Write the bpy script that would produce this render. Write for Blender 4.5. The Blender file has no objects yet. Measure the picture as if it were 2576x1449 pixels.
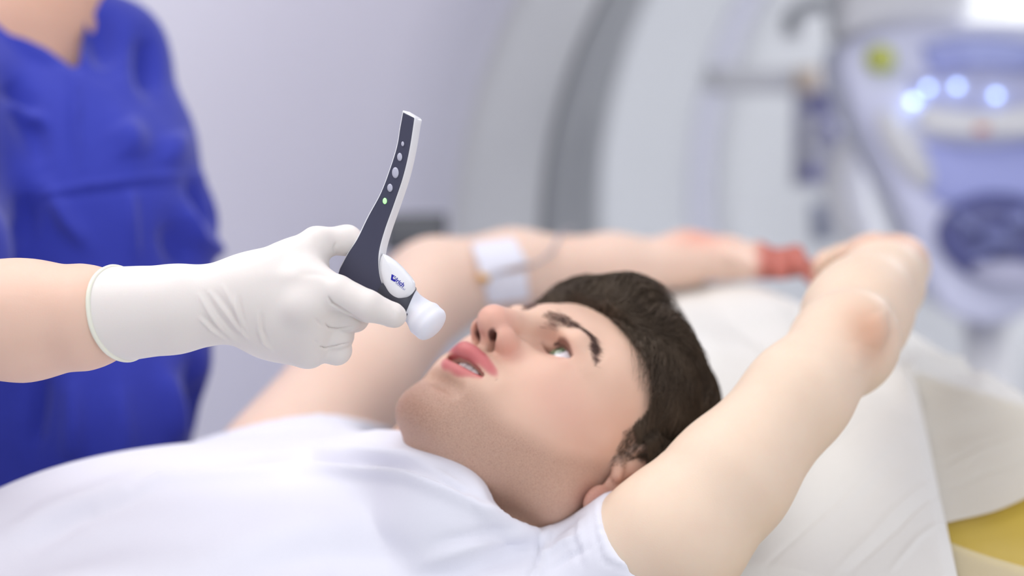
import bpy, math, random
import numpy as np
from mathutils import Matrix, Vector
rng = np.random.default_rng(7); random.seed(7)
SC = bpy.context.scene; COL = SC.collection
# ------------------------------------------------------------------ camera, world, lights, exposure
F = 4222.0; CX, CY = 1288.0, 724.5
PITCH = math.radians(8)
CAM = Vector((0, 0, 1.35))
cd = bpy.data.cameras.new('camera'); cam = bpy.data.objects.new('camera', cd); COL.objects.link(cam)
cam.location = CAM; cam.rotation_euler = (math.pi/2 - PITCH, 0, 0)
cd.sensor_width = 36; cd.lens = 36*F/2576; cd.clip_start = .05
cd.dof.use_dof = True; cd.dof.focus_distance = 1.025; cd.dof.aperture_fstop = 2.2
SC.camera = cam
CW = np.array((Matrix.Translation(CAM) @ Matrix.Rotation(math.pi/2 - PITCH, 4, 'X')))   # camera frame -> world
SC.view_settings.view_transform = 'Standard'; SC.view_settings.look = 'None'
SC.view_settings.exposure = 0.2; SC.view_settings.gamma = 1.0; SC.view_settings.use_curve_mapping = False
w = bpy.data.worlds.new('world'); SC.world = w; w.use_nodes = True
w.node_tree.nodes['Background'].inputs[0].default_value = (.90, .92, 1, 1)
w.node_tree.nodes['Background'].inputs[1].default_value = 1.0
def area(name, loc, target, size, power, col=(1, 1, 1)):
    l = bpy.data.lights.new(name, 'AREA'); l.shape = 'RECTANGLE'; l.size, l.size_y = size; l.energy = power; l.color = col
    o = bpy.data.objects.new(name, l); COL.objects.link(o); o.location = loc
    o.rotation_euler = (Vector(target)-Vector(loc)).to_track_quat('-Z', 'Y').to_euler(); return o
area('ceiling_light_key', (-.7, 1.0, 2.72), (0.1, 1.2, 1.2), (1.6, 1.2), 26, (1, .985, .97))
area('ceiling_light_fill', (.9, -.6, 2.72), (.2, 1.3, 1.2), (1.6, 1.2), 15, (.97, .98, 1))
area('added_gantry_cover_fill', (-.5, 1.7, 2.70), (-.2, 2.3, 1.1), (1.2, .8), 9, (.97, .98, 1))  # unseen fill added overhead to light the gantry front cover
area('added_bore_fill', (1.05, 2.75, 1.62), (.8, 2.7, 1.1), (.8, .3), 7, (.97, .98, 1))  # unseen lamp added inside the tunnel to brighten its dim interior

# ------------------------------------------------------------------ helpers
def P(px, py, d):            # pixel + depth (m) -> camera frame metres (right, up, back)
    return np.array([(px-CX)/F*d, -(py-CY)/F*d, -d])
def Q(px, py, d):            # same in millimetres, depth in mm
    return P(px, py, d)
def to_world(v):
    v = np.asarray(v, float); return v @ CW[:3, :3].T + CW[:3, 3]
def srgb(r, g, b):
    f = lambda c: (c/255/12.92 if c/255 <= .04045 else ((c/255+.055)/1.055)**2.4)
    return (f(r), f(g), f(b))
def setp(o, label=None, cat=None, group=None, kind=None):
    if label: o['label'] = label
    if cat: o['category'] = cat
    if group: o['group'] = group
    if kind: o['kind'] = kind
    return o
def thing(name, loc, label, cat, group=None):
    o = bpy.data.objects.new(name, None); o.empty_display_size = .05; COL.objects.link(o); o.location = loc
    return setp(o, label, cat, group)
def mesh(name, v, f, mat, parent=None, smooth=True, world=False, origin=None):
    """v in camera frame (m) unless world; one mesh object"""
    v = np.asarray(v, float)
    if not world: v = to_world(v)
    if parent is not None: org = np.array(parent.matrix_basis.translation) if parent.parent is None else np.array(parent.matrix_basis.translation+parent.parent.matrix_basis.translation)
    else: org = np.asarray(origin, float) if origin is not None else np.array([(v[:, 0].min()+v[:, 0].max())/2, (v[:, 1].min()+v[:, 1].max())/2, v[:, 2].min()])
    me = bpy.data.meshes.new(name)
    f = np.asarray(f) if not isinstance(f, list) else f
    if isinstance(f, np.ndarray):
        n = f.shape[1]; me.vertices.add(len(v)); me.vertices.foreach_set('co', (v-org).astype(np.float32).ravel())
        me.loops.add(f.size); me.loops.foreach_set('vertex_index', f.astype(np.int32).ravel())
        me.polygons.add(len(f)); me.polygons.foreach_set('loop_start', np.arange(0, f.size, n, dtype=np.int32))
        me.polygons.foreach_set('loop_total', np.full(len(f), n, np.int32)) if False else None
        me.update(calc_edges=True)
    else:
        me.from_pydata([tuple(x) for x in (v-org)], [], [tuple(int(i) for i in q) for q in f])
    me.validate(); me.polygons.foreach_set('use_smooth', [smooth]*len(me.polygons))
    me.materials.append(mat)
    o = bpy.data.objects.new(name, me); COL.objects.link(o)
    if parent is not None: o.parent = parent
    else: o.location = org
    return o
def colattr(o, c, name='Col'):
    a = o.data.color_attributes.new(name, 'FLOAT_COLOR', 'POINT')
    c4 = np.ones((len(c), 4), np.float32); c4[:, :3] = c; a.data.foreach_set('color', c4.ravel())
def fattr(o, x, name):
    a = o.data.attributes.new(name, 'FLOAT', 'POINT'); a.data.foreach_set('value', np.asarray(x, np.float32))
# ---- materials
def mat(name, col, rough=.5, spec=.5, sss=0, noise=None, bump=None, emit=None, sheen=0, metal=0, coat=0, attr=False, stub=False, trans=0):
    m = bpy.data.materials.new(name); m.use_nodes = True; nt = m.node_tree; b = nt.nodes['Principled BSDF']
    b.inputs['Roughness'].default_value = rough; b.inputs['Specular IOR Level'].default_value = spec; b.inputs['Metallic'].default_value = metal
    if sss:
        b.inputs['Subsurface Weight'].default_value = sss; b.inputs['Subsurface Radius'].default_value = (1, .35, .2); b.inputs['Subsurface Scale'].default_value = .008
    if sheen: b.inputs['Sheen Weight'].default_value = sheen
    if coat: b.inputs['Coat Weight'].default_value = coat
    tc = nt.nodes.new('ShaderNodeTexCoord')
    if attr:
        src = nt.nodes.new('ShaderNodeVertexColor'); src.layer_name = 'Col'; cur = src.outputs[0]
    else:
        src = nt.nodes.new('ShaderNodeRGB'); src.outputs[0].default_value = (*col, 1); cur = src.outputs[0]
    if noise:
        for (sc, amt, c2) in noise:
            n = nt.nodes.new('ShaderNodeTexNoise'); n.inputs['Scale'].default_value = sc; n.inputs['Detail'].default_value = 3
            nt.links.new(tc.outputs['Object'], n.inputs['Vector'])
            r = nt.nodes.new('ShaderNodeMapRange'); r.inputs[1].default_value = .35; r.inputs[2].default_value = .7; r.inputs[3].default_value = 0; r.inputs[4].default_value = amt
            nt.links.new(n.outputs[0], r.inputs[0])
            mx = nt.nodes.new('ShaderNodeMix'); mx.data_type = 'RGBA'; mx.blend_type = 'MULTIPLY'
            nt.links.new(r.outputs[0], mx.inputs[0]); nt.links.new(cur, mx.inputs[6]); mx.inputs[7].default_value = (*c2, 1); cur = mx.outputs[2]
    if stub:
        n = nt.nodes.new('ShaderNodeTexNoise'); n.inputs['Scale'].default_value = 2300; n.inputs['Detail'].default_value = 0
        nt.links.new(tc.outputs['Object'], n.inputs['Vector'])
        r = nt.nodes.new('ShaderNodeMapRange'); r.inputs[1].default_value = .5; r.inputs[2].default_value = .66; r.inputs[3].default_value = .30; r.inputs[4].default_value = .78
        nt.links.new(n.outputs[0], r.inputs[0])
        a = nt.nodes.new('ShaderNodeAttribute'); a.attribute_name = 'stubble'
        mu = nt.nodes.new('ShaderNodeMath'); mu.operation = 'MULTIPLY'; nt.links.new(r.outputs[0], mu.inputs[0]); nt.links.new(a.outputs['Fac'], mu.inputs[1])
        mx = nt.nodes.new('ShaderNodeMix'); mx.data_type = 'RGBA'; mx.blend_type = 'MULTIPLY'
        nt.links.new(mu.outputs[0], mx.inputs[0]); nt.links.new(cur, mx.inputs[6]); mx.inputs[7].default_value = (.36, .27, .24, 1); cur = mx.outputs[2]
    nt.links.new(cur, b.inputs['Base Color'])
    if bump:
        sc, st, dist = bump
        n = nt.nodes.new('ShaderNodeTexNoise'); n.inputs['Scale'].default_value = sc; n.inputs['Detail'].default_value = 4
        nt.links.new(tc.outputs['Object'], n.inputs['Vector'])
        bp = nt.nodes.new('ShaderNodeBump'); bp.inputs['Strength'].default_value = st; bp.inputs['Distance'].default_value = dist
        nt.links.new(n.outputs[0], bp.inputs['Height']); nt.links.new(bp.outputs[0], b.inputs['Normal'])
    if emit:
        b.inputs['Emission Color'].default_value = (*emit[0], 1); b.inputs['Emission Strength'].default_value = emit[1]
    if trans:
        tr = nt.nodes.new('ShaderNodeBsdfTransparent'); ms = nt.nodes.new('ShaderNodeMixShader'); ms.inputs[0].default_value = trans
        out = nt.nodes['Material Output']; nt.links.new(b.outputs[0], ms.inputs[1]); nt.links.new(tr.outputs[0], ms.inputs[2]); nt.links.new(ms.outputs[0], out.inputs[0])
    return m
SKIN = (.78, .56, .44)
M_skin = mat('skin', SKIN, .56, .28, .25, noise=[(9, .35, (.95, .86, .82)), (60, .22, (.93, .85, .82))], bump=(900, .12, .0004), attr=True, stub=True)
M_shirt = mat('white_cotton', (.80, .80, .87), .9, .15, 0, noise=[(500, .12, (.94, .94, .95))], bump=(1400, .15, .0003), sheen=.15)
M_glove = mat('latex', (.81, .755, .71), .5, .35, .15, noise=[(25, .2, (.97, .94, .93)), (900, .10, (.94, .93, .92))], bump=(1500, .18, .0002))
M_bead = mat('latex_bead', (.86, .83, .70), .45, .4, .15)
M_scrub = mat('blue_scrubs', (.036, .050, .40), .8, .2, 0, noise=[(14, .45, (.75, .75, .82))], sheen=.2, bump=(1200, .15, .0003))
M_white = mat('white_plastic', (.86, .86, .88), .32, .5)
M_frost = mat('frosted_white_tip', (.84, .84, .90), .5, .4, .2)
M_navy = mat('navy_plastic', (.052, .053, .09), .42, .45)
M_ring = mat('charcoal_ring', (.045, .047, .065), .35, .5)
M_btn = mat('grey_button', (.50, .50, .60), .4, .5)
M_led = mat('green_led', (.3, .9, .3), .4, .5, emit=((.45, 1, .35), .75))
M_logo = mat('logo_blue', (.02, .02, .38), .5, .3)
M_hair = mat('brown_hair', (.11, .078, .052), .5, .3, noise=[(40, .6, (.45, .4, .38))])
M_brow = mat('brow_hair', (.16, .10, .085), .6, .2)
M_lash = mat('lash_hair', (.05, .03, .025), .6, .2)
M_eye = mat('eyeball', (1, 1, 1), .12, .5, attr=True, coat=.5)
M_teeth = mat('teeth', (.90, .90, .89), .25, .5)
M_paper = mat('tissue_paper', (.80, .785, .745), .9, .1, 0, noise=[(30, .25, (.95, .95, .93)), (400, .12, (.9, .9, .9))], bump=(260, .25, .0006))
M_thin = mat('thin_tissue_paper', (.82, .80, .74), .9, .1, 0, noise=[(30, .25, (.95, .95, .93))], bump=(260, .25, .0006), trans=.30)
M_thin2 = mat('thinner_tissue_paper', (.84, .78, .62), .9, .1, 0, noise=[(30, .25, (.95, .95, .93))], bump=(260, .25, .0006), trans=.5)
M_pill = mat('white_pillowcase', (.80, .81, .87), .9, .1, bump=(300, .1, .0004))
M_yellow = mat('mustard_vinyl', (.60, .43, .06), .5, .4, noise=[(8, .2, (.9, .9, .9))])
M_tape = mat('gauze_white', (.82, .82, .9), .8, .2, bump=(700, .2, .0003))
M_wall = mat('lavender_wall', (.62, .61, .74), .8, .3, noise=[(2, .15, (.95, .95, .97))])
M_floor = mat('grey_floor', (.36, .35, .30), .5, .4, noise=[(3, .3, (.85, .85, .85))])
M_ceil = mat('white_ceiling', (.8, .8, .82), .9, .2)
# ---- SDF field on a dense grid (mm), surface nets
class Field:
    def __init__(s, lo, hi, h):
        s.lo = np.array(lo, np.float32); s.h = h; s.n = (np.ceil((np.array(hi)-np.array(lo))/h).astype(int)+1)
        s.D = np.full(tuple(s.n), 60, np.float32)
        s.ax = [s.lo[i]+h*np.arange(s.n[i], dtype=np.float32) for i in range(3)]
    def sub(s, lo, hi, m):
        a = np.clip(np.floor((np.array(lo)-m-s.lo)/s.h).astype(int), 0, s.n); b = np.clip(np.ceil((np.array(hi)+m-s.lo)/s.h).astype(int)+1, 0, s.n)
        if (b <= a).any(): return None
        sl = tuple(slice(a[i], b[i]) for i in range(3))
        return sl, s.ax[0][sl[0]][:, None, None], s.ax[1][sl[1]][None, :, None], s.ax[2][sl[2]][None, None, :]
    def add(s, prim, k=0.):
        fn, lo, hi = prim; r = s.sub(lo, hi, 1.9*k+3*s.h)
        if r is None: return s
        sl, x, y, z = r; d = fn(x, y, z); D = s.D[sl]
        if k: hh = np.maximum(k-np.abs(D-d), 0)/k; s.D[sl] = np.minimum(D, d)-hh*hh*k*.25
        else: s.D[sl] = np.minimum(D, d)
        return s
    def cut(s, prim, k=0.):
        fn, lo, hi = prim; r = s.sub(lo, hi, 1.9*k+3*s.h)
        if r is None: return s
        sl, x, y, z = r; d = -fn(x, y, z); D = s.D[sl]
        if k: hh = np.maximum(k-np.abs(D-d), 0)/k; s.D[sl] = np.maximum(D, d)+hh*hh*k*.25
        else: s.D[sl] = np.maximum(D, d)
        return s
    def plane(s, p, n, k=0.):     # keep the side behind the plane (n points to what is removed)
        n = np.asarray(n, float); n = n/np.linalg.norm(n); x = s.ax[0][:, None, None]; y = s.ax[1][None, :, None]; z = s.ax[2][None, None, :]
        d = ((x-p[0])*n[0]+(y-p[1])*n[1]+(z-p[2])*n[2]).astype(np.float32)
        if k: hh = np.maximum(k-np.abs(s.D-d), 0)/k; s.D = np.maximum(s.D, d)+hh*hh*k*.25
        else: s.D = np.maximum(s.D, d)
        return s
    def extract(s):
        D = s.D; I = D < 0
        for ax in range(3):       # close at the border
            sl = [slice(None)]*3
            for e in (0, -1): sl[ax] = e; D[tuple(sl)] = np.maximum(D[tuple(sl)], .01)
        I = D < 0
        nx, ny, nz = D.shape
        c = [I[i:nx-1+i, j:ny-1+j, k:nz-1+k] for i in (0, 1) for j in (0, 1) for k in (0, 1)]
        an = c[0].copy(); al = c[0].copy()
        for q in c[1:]: an |= q; al &= q
        idx = np.argwhere(an & ~al)
        vid = np.full((nx-1, ny-1, nz-1), -1, np.int32); vid[idx[:, 0], idx[:, 1], idx[:, 2]] = np.arange(len(idx))
        offs = [(i, j, k) for i in (0, 1) for j in (0, 1) for k in (0, 1)]
        val = {o: D[idx[:, 0]+o[0], idx[:, 1]+o[1], idx[:, 2]+o[2]] for o in offs}
        acc = np.zeros((len(idx), 3)); cnt = np.zeros(len(idx))
        for a in offs:
            for ax in range(3):
                if a[ax] == 0:
                    b = list(a); b[ax] = 1; b = tuple(b); va, vb = val[a], val[b]; m = (va < 0) != (vb < 0)
                    t = va[m]/(va[m]-vb[m]); p = np.repeat(np.array(a, float)[None], m.sum(), 0); p[:, ax] = t
                    acc[m] += p; cnt[m] += 1
        V = (idx+acc/cnt[:, None])*s.h+s.lo
        Fs = []
        for ax in range(3):
            sa = [slice(0, n) for n in D.shape]; sb = list(sa); sa[ax] = slice(0, D.shape[ax]-1); sb[ax] = slice(1, D.shape[ax])
            A, B = I[tuple(sa)], I[tuple(sb)]; e = np.argwhere(A != B)
            o1, o2 = [(1, 2), (2, 0), (0, 1)][ax]
            ok = (e[:, o1] > 0) & (e[:, o2] > 0) & (e[:, o1] < D.shape[o1]-1) & (e[:, o2] < D.shape[o2]-1); e = e[ok]
            ins = A[e[:, 0], e[:, 1], e[:, 2]]
            q = []
            for (d1, d2) in ((-1, -1), (0, -1), (0, 0), (-1, 0)):
                g = e.copy(); g[:, o1] += d1; g[:, o2] += d2; q.append(vid[g[:, 0], g[:, 1], g[:, 2]])
            q = np.stack(q, 1); q[~ins] = q[~ins][:, ::-1]; Fs.append(q)
        return V, np.concatenate(Fs)
def cap(a, b, ra, rb=None):
    a = np.array(a, float); b = np.array(b, float); rb = ra if rb is None else rb; ab = b-a; L = ab@ab+1e-9
    def fn(x, y, z):
        dx, dy, dz = x-a[0], y-a[1], z-a[2]
        t = np.clip((dx*ab[0]+dy*ab[1]+dz*ab[2])/L, 0, 1)
        return (np.sqrt((dx-t*ab[0])**2+(dy-t*ab[1])**2+(dz-t*ab[2])**2)-(ra+(rb-ra)*t)).astype(np.float32)
    R = max(ra, rb); return fn, np.minimum(a, b)-R, np.maximum(a, b)+R
def ell(c, r, R=None):
    c = np.array(c, float); r = np.array(r, float)
    def fn(x, y, z):
        dx, dy, dz = x-c[0], y-c[1], z-c[2]
        if R is not None: dx, dy, dz = (R[0, 0]*dx+R[1, 0]*dy+R[2, 0]*dz, R[0, 1]*dx+R[1, 1]*dy+R[2, 1]*dz, R[0, 2]*dx+R[1, 2]*dy+R[2, 2]*dz)
        k0 = np.sqrt((dx/r[0])**2+(dy/r[1])**2+(dz/r[2])**2)+1e-6; k1 = np.sqrt((dx/r[0]**2)**2+(dy/r[1]**2)**2+(dz/r[2]**2)**2)+1e-6
        return (k0*(k0-1)/k1).astype(np.float32)
    e = r if R is None else np.sqrt((R**2)@(r**2)); return fn, c-e, c+e
def ecap(a, b, ra, rb, u, s):     # capsule squeezed along u by factor s (<1)
    a = np.array(a, float); b = np.array(b, float); u = np.array(u, float)/np.linalg.norm(u)
    M = np.eye(3)+(1/s-1)*np.outer(u, u); a2, b2 = M@a, M@b; ab = b2-a2; L = ab@ab+1e-9
    def fn(x, y, z):
        X = M[0, 0]*x+M[0, 1]*y+M[0, 2]*z-a2[0]; Y = M[1, 0]*x+M[1, 1]*y+M[1, 2]*z-a2[1]; Z = M[2, 0]*x+M[2, 1]*y+M[2, 2]*z-a2[2]
        t = np.clip((X*ab[0]+Y*ab[1]+Z*ab[2])/L, 0, 1)
        d = np.sqrt((X-t*ab[0])**2+(Y-t*ab[1])**2+(Z-t*ab[2])**2)-(ra+(rb-ra)*t)
        return (d*(s+1)/2).astype(np.float32)
    R = max(ra, rb); return fn, np.minimum(a, b)-R, np.maximum(a, b)+R
def chain(f, pts, k, kk=None):    # pts: [(x,y,z,r)...]
    for i, (p, q) in enumerate(zip(pts[:-1], pts[1:])): f.add(cap(p[:3], q[:3], p[3], q[3]), k if i == 0 else (kk if kk is not None else k))
    return f
def polyd(p, line):               # 2-D distance from points to a polyline, with parameter 0..1
    best = np.full(len(p), 1e9); par = np.zeros(len(p)); line = np.array(line, float); n = len(line)-1
    side = np.zeros(len(p))
    for i in range(n):
        a, b = line[i], line[i+1]; ab = b-a; t = np.clip(((p-a)@ab)/(ab@ab), 0, 1); v = p-(a+t[:, None]*ab); d = np.hypot(v[:, 0], v[:, 1])
        m = d < best; best[m] = d[m]; par[m] = (i+t[m])/n; side[m] = np.sign(ab[0]*v[m, 1]-ab[1]*v[m, 0])
    return best, par, side
def topx(v): return np.stack([CX+F*v[:, 0]/-v[:, 2], CY-F*v[:, 1]/-v[:, 2]], 1)
def vnormals(v, f):
    n = np.zeros_like(v); a = v[f[:, 2]]-v[f[:, 0]]; b = v[f[:, 3]]-v[f[:, 1]]; c = np.cross(a, b)
    for i in range(4): np.add.at(n, f[:, i], c)
    return n/(np.linalg.norm(n, axis=1, keepdims=True)+1e-12)
def relief(v, f, lines, zr=None):  # cloth folds: (polyline on the surface, width px, height mm); v camera frame mm
    n = vnormals(v, f); p = topx(v); out = v.copy(); front = n[:, 2]-.35*0 > .05
    face = (n*(-v)).sum(1) > 0
    disp = np.zeros(len(v))
    for (ln, wd, hgt, *asym) in lines:
        lo = np.min(ln, 0)-4*wd; hi = np.max(ln, 0)+4*wd
        m = face & (p[:, 0] > lo[0]) & (p[:, 0] < hi[0]) & (p[:, 1] > lo[1]) & (p[:, 1] < hi[1])
        d, t, sd = polyd(p[m], ln); env = np.sin(np.pi*np.clip(t, .02, .98))**.5
        wv = np.where(sd > 0, wd*(asym[0] if asym else 1), wd)
        disp[m] += hgt*env*np.exp(-(d/wv)**2)
    return v+n*disp[:, None]
def snoise(v, sc, seed=0):        # cheap smooth noise from sums of sines
    r = np.random.default_rng(seed); s = np.zeros(len(v))
    for i in range(10):
        k = r.normal(size=3); k *= sc*(.6+1.1*r.random())/np.linalg.norm(k); s += np.sin(v@k+r.random()*6.28)
    return s/10**.5
def blend(c, m, col, amt=1.): return c*(1-(m*amt)[:, None])+np.array(col)*(m*amt)[:, None]
def gs(v, c, r): return np.exp(-(((v-np.array(c))/np.array(r))**2).sum(1))
def ss(x, a, b): t = np.clip((x-a)/(b-a), 0, 1); return t*t*(3-2*t)
def tube(path, r, n=8, closed=False):
    path = np.asarray(path, float); m = len(path); r = np.broadcast_to(r, (m,)); V = []; Fc = []; up = np.array([.3, .5, .8])
    for i in range(m):
        t = path[min(i+1, m-1)]-path[max(i-1, 0)]
        if closed: t = path[(i+1) % m]-path[i-1]
        t = t/(np.linalg.norm(t)+1e-12)
        if i == 0: x = np.cross(t, up); x /= np.linalg.norm(x)
        else: x = x-t*(x@t); x /= np.linalg.norm(x)
        y = np.cross(t, x)
        for j in range(n): a = 2*math.pi*j/n; V.append(path[i]+r[i]*(math.cos(a)*x+math.sin(a)*y))
    for i in range(m if closed else m-1):
        for j in range(n): a = i*n+j; b = i*n+(j+1) % n; c = ((i+1) % m)*n+(j+1) % n; d = ((i+1) % m)*n+j; Fc.append((a, b, c, d))
    if not closed: Fc.append(tuple(range(n))[::-1]); Fc.append(tuple((m-1)*n+j for j in range(n)))
    return V, Fc
def spline(pts, n):               # Catmull-Rom resample
    p = np.array(pts, float); p = np.vstack([2*p[0]-p[1], p, 2*p[-1]-p[-2]]); out = []
    m = len(p)-3
    for s in np.linspace(0, m, n):
        i = min(int(s), m-1); t = s-i; a, b, c, d = p[i:i+4]
        out.append(.5*((2*b)+(c-a)*t+(2*a-5*b+4*c-d)*t*t+(3*b-a-3*c+d)*t**3))
    return np.array(out)
def lathe(prof, A, axis, l, u, th0=0, th1=2*math.pi, n=48, cl=True):   # prof [(s,r)], returns camera-frame verts
    V = []; Fc = []; m = len(prof); N = n if cl else n+1
    for i in range(N):
        a = th0+(th1-th0)*i/n
        for s, r in prof: V.append(np.array(A)+s*axis+r*(math.cos(a)*l+math.sin(a)*u))
    for i in range(n):
        for j in range(m-1): a = i*m+j; b = ((i+1) % N)*m+j; Fc.append((a, b, b+1, a+1))
    return np.array(V), np.array(Fc)
UP = np.array([0, math.cos(PITCH), math.sin(PITCH)])     # world up in the camera frame (right, up, back)
GD = np.array([0, math.sin(PITCH), -math.cos(PITCH)])    # horizontal, away from the camera
RT = np.array([1., 0, 0])
#PARTS
# ================================================================== SETTING
def quad(name, pts, m, **k):
    o = mesh(name, pts, [(0, 1, 2, 3)], m, smooth=False, world=True, origin=np.mean(pts, 0)); setp(o, kind='structure', **k); return o
X0, X1, Y0, Y1, ZT = -2.6, 3.0, -2.2, 4.6, 2.8
quad('floor', [(X0, Y0, 0), (X1, Y0, 0), (X1, Y1, 0), (X0, Y1, 0)], M_floor)
quad('ceiling', [(X0, Y0, ZT), (X0, Y1, ZT), (X1, Y1, ZT), (X1, Y0, ZT)], M_ceil)
quad('wall_back', [(X0, Y1, 0), (X1, Y1, 0), (X1, Y1, ZT), (X0, Y1, ZT)], M_wall)
quad('wall_left', [(X0, Y0, 0), (X0, Y1, 0), (X0, Y1, ZT), (X0, Y0, ZT)], M_wall)
# scanner gantry, a tunnel of revolution round a level axis
al = 1.136; gh = math.cos(al)*RT+math.sin(al)*GD; gl = -math.sin(al)*RT+math.cos(al)*GD
GA = np.array([.8078, .067, -2.4221]); GORG = to_world(GA)-np.array([0, 0, 1.1])
M_g1 = mat('gantry_cover_lavender', (.76, .75, .85), .5, .4)
M_g2 = mat('gantry_band_grey', (.70, .70, .72), .5, .4)
M_g3 = mat('gantry_band_dark', (.22, .225, .24), .4, .5)
M_g4 = mat('gantry_liner_grey', (.64, .65, .68), .45, .5)
M_g5 = mat('gantry_edge_lilac', (.64, .64, .74), .45, .5)
M_g6 = mat('gantry_inner_white', (.85, .86, .88), .5, .4)
G = thing('scanner_gantry', GORG, 'large lavender grey scanner gantry with dark ring around its opening behind the patient', 'scanner')
def gpart(name, prof, m):
    v, f = lathe(prof, GA, gh, gl, UP, n=120); o = mesh(name, v, f, m, G)
    sd = o.modifiers.new('thick', 'SOLIDIFY'); sd.thickness = .008; sd.offset = 0; return o
gpart('front_cover', [(-.93, 1.75), (-.90, 1.35), (-.86, 1.02), (-.80, .86), (-.72, .76), (-.63, .6857)], M_g1)
gpart('grey_band', [(-.63, .684), (-.55, .700), (-.44, .702), (-.3376, .6949)], M_g2)
gpart('dark_ring', [(-.3376, .693), (-.20, .735), (0, .785), (.14, .812), (.225, .8295)], M_g3)
gpart('bore_liner', [(.225, .828), (.30, .850), (.50, .848), (.64, .818), (.66, .812)], M_g4)
gpart('lilac_edge', [(.66, .812), (.675, .800), (.70, .79), (.72, .78)], M_g5)
gpart('inner_plate', [(.72, .782), (.76, .74), (.78, .6), (.80, .4), (.80, .002)], M_g6)
# small dark display on a bracket beyond the elbow
def boxv(c, hx, hy, hz, ax=RT, ay=UP, az=GD):
    c = np.array(c); V = [c+sx*hx*ax+sy*hy*ay+sz*hz*az for sx in (-1, 1) for sy in (-1, 1) for sz in (-1, 1)]
    return V, [(0, 1, 3, 2), (4, 6, 7, 5), (0, 4, 5, 1), (2, 3, 7, 6), (0, 2, 6, 4), (1, 5, 7, 3)]
def box(name, c, hx, hy, hz, m, parent, ax=RT, ay=UP, az=GD, bev=.004, **k):
    V, Fc = boxv(c, hx, hy, hz, ax, ay, az); o = mesh(name, V, Fc, m, parent, **k)
    b = o.modifiers.new('bevel', 'BEVEL'); b.width = min(bev, hx*.9, hy*.9, hz*.9); b.segments = 3; return o
c = P(1045, 585, 1.98); T = thing('gantry_display', to_world(c)-np.array([0, 0, .2]), 'small dark grey display on the gantry, just above the far elbow', 'display')
M_dk = mat('dark_grey_plastic', (.09, .09, .10), .5, .4); M_dk2 = mat('display_glass', (.16, .17, .18), .2, .5)
rx = RT*.97+GD*.2
box('casing', c, .038, .022, .008, M_dk, T, ax=rx); box('screen', c-GD*.0085, .033, .017, .002, M_dk2, T, ax=rx, bev=.001)
box('bracket', c-UP*.11, .012, .09, .008, M_dk, T)

# white control wall section inside the gantry: shelf, panel, handle arch
def at(px, py, d): return P(px, py, d)
DB = 2.72
T = thing('supply_ledge', to_world(at(1960, 200, DB)), 'long white ledge with a pale orange end across the gantry interior', 'ledge')
box('board', at(1960, 200, DB), .118, .021, .05, M_white, T, bev=.012); 
box('end_cap', at(2030, 200, DB-.056), .018, .019, .004, mat('pale_orange', (.80, .66, .52), .6), T)
T = thing('control_keypad', to_world(at(2050, 350, DB)), 'upright grey keypad with dark lilac buttons inside the gantry', 'control panel')
box('plate', at(2052, 340, DB), .036, .082, .01, mat('keypad_grey', (.50, .50, .60), .5), T)
M_kb = mat('keypad_lilac', (.25, .25, .50), .5)
for (x, y, r) in ((2062, 262, .020), (2090, 330, .013), (2040, 330, .011), (2038, 385, .012), (2042, 440, .014)):
    v, f = lathe([(-.004, .0001), (-.004, r*.8), (0, r), (.008, r)], at(x, y, DB-.016), GD, RT, UP, n=20); mesh('button', v, f, M_kb if r > .0125 else M_g2, T)
T = thing('cable_hook', to_world(at(2030, 70, DB)), 'dark grey cable hook high inside the gantry, above the white ledge', 'hook')
v, f = tube(spline([at(1995, 85, DB), at(1998, 40, DB), at(2040, 15, DB), at(2100, 8, DB)], 20), .014, 10); mesh('arm', v, f, mat('hook_grey', (.33, .34, .36), .6), T)
box('wall_plate', at(1996, 70, DB+.02), .018, .02, .006, M_g2, T)
T = thing('drain_cup', to_world(at(2068, 560, DB)), 'small blue-grey cup fixed low on the gantry inner wall', 'cup')
v, f = lathe([(-.03, .001), (-.03, .016), (.03, .021), (.033, .019), (-.024, .014)], at(2068, 560, DB), UP, RT, -GD, n=24); mesh('bowl', v, f, mat('cup_blue', (.45, .48, .60), .5), T)
T = thing('support_arch', to_world(at(2140, 480, 2.5)), 'thick white curved support arch left of the injector', 'arch')
v, f = tube(spline([at(2215, 300, 2.5), at(2170, 345, 2.5), at(2135, 420, 2.5), at(2130, 490, 2.5), at(2150, 560, 2.5), at(2190, 630, 2.5), at(2235, 740, 2.5)], 40), [.022+.012*math.sin(math.pi*i/39) for i in range(40)], 14); mesh('curved_tube', v, f, mat('gloss_white', (.95, .95, .97), .25), T)

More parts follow.
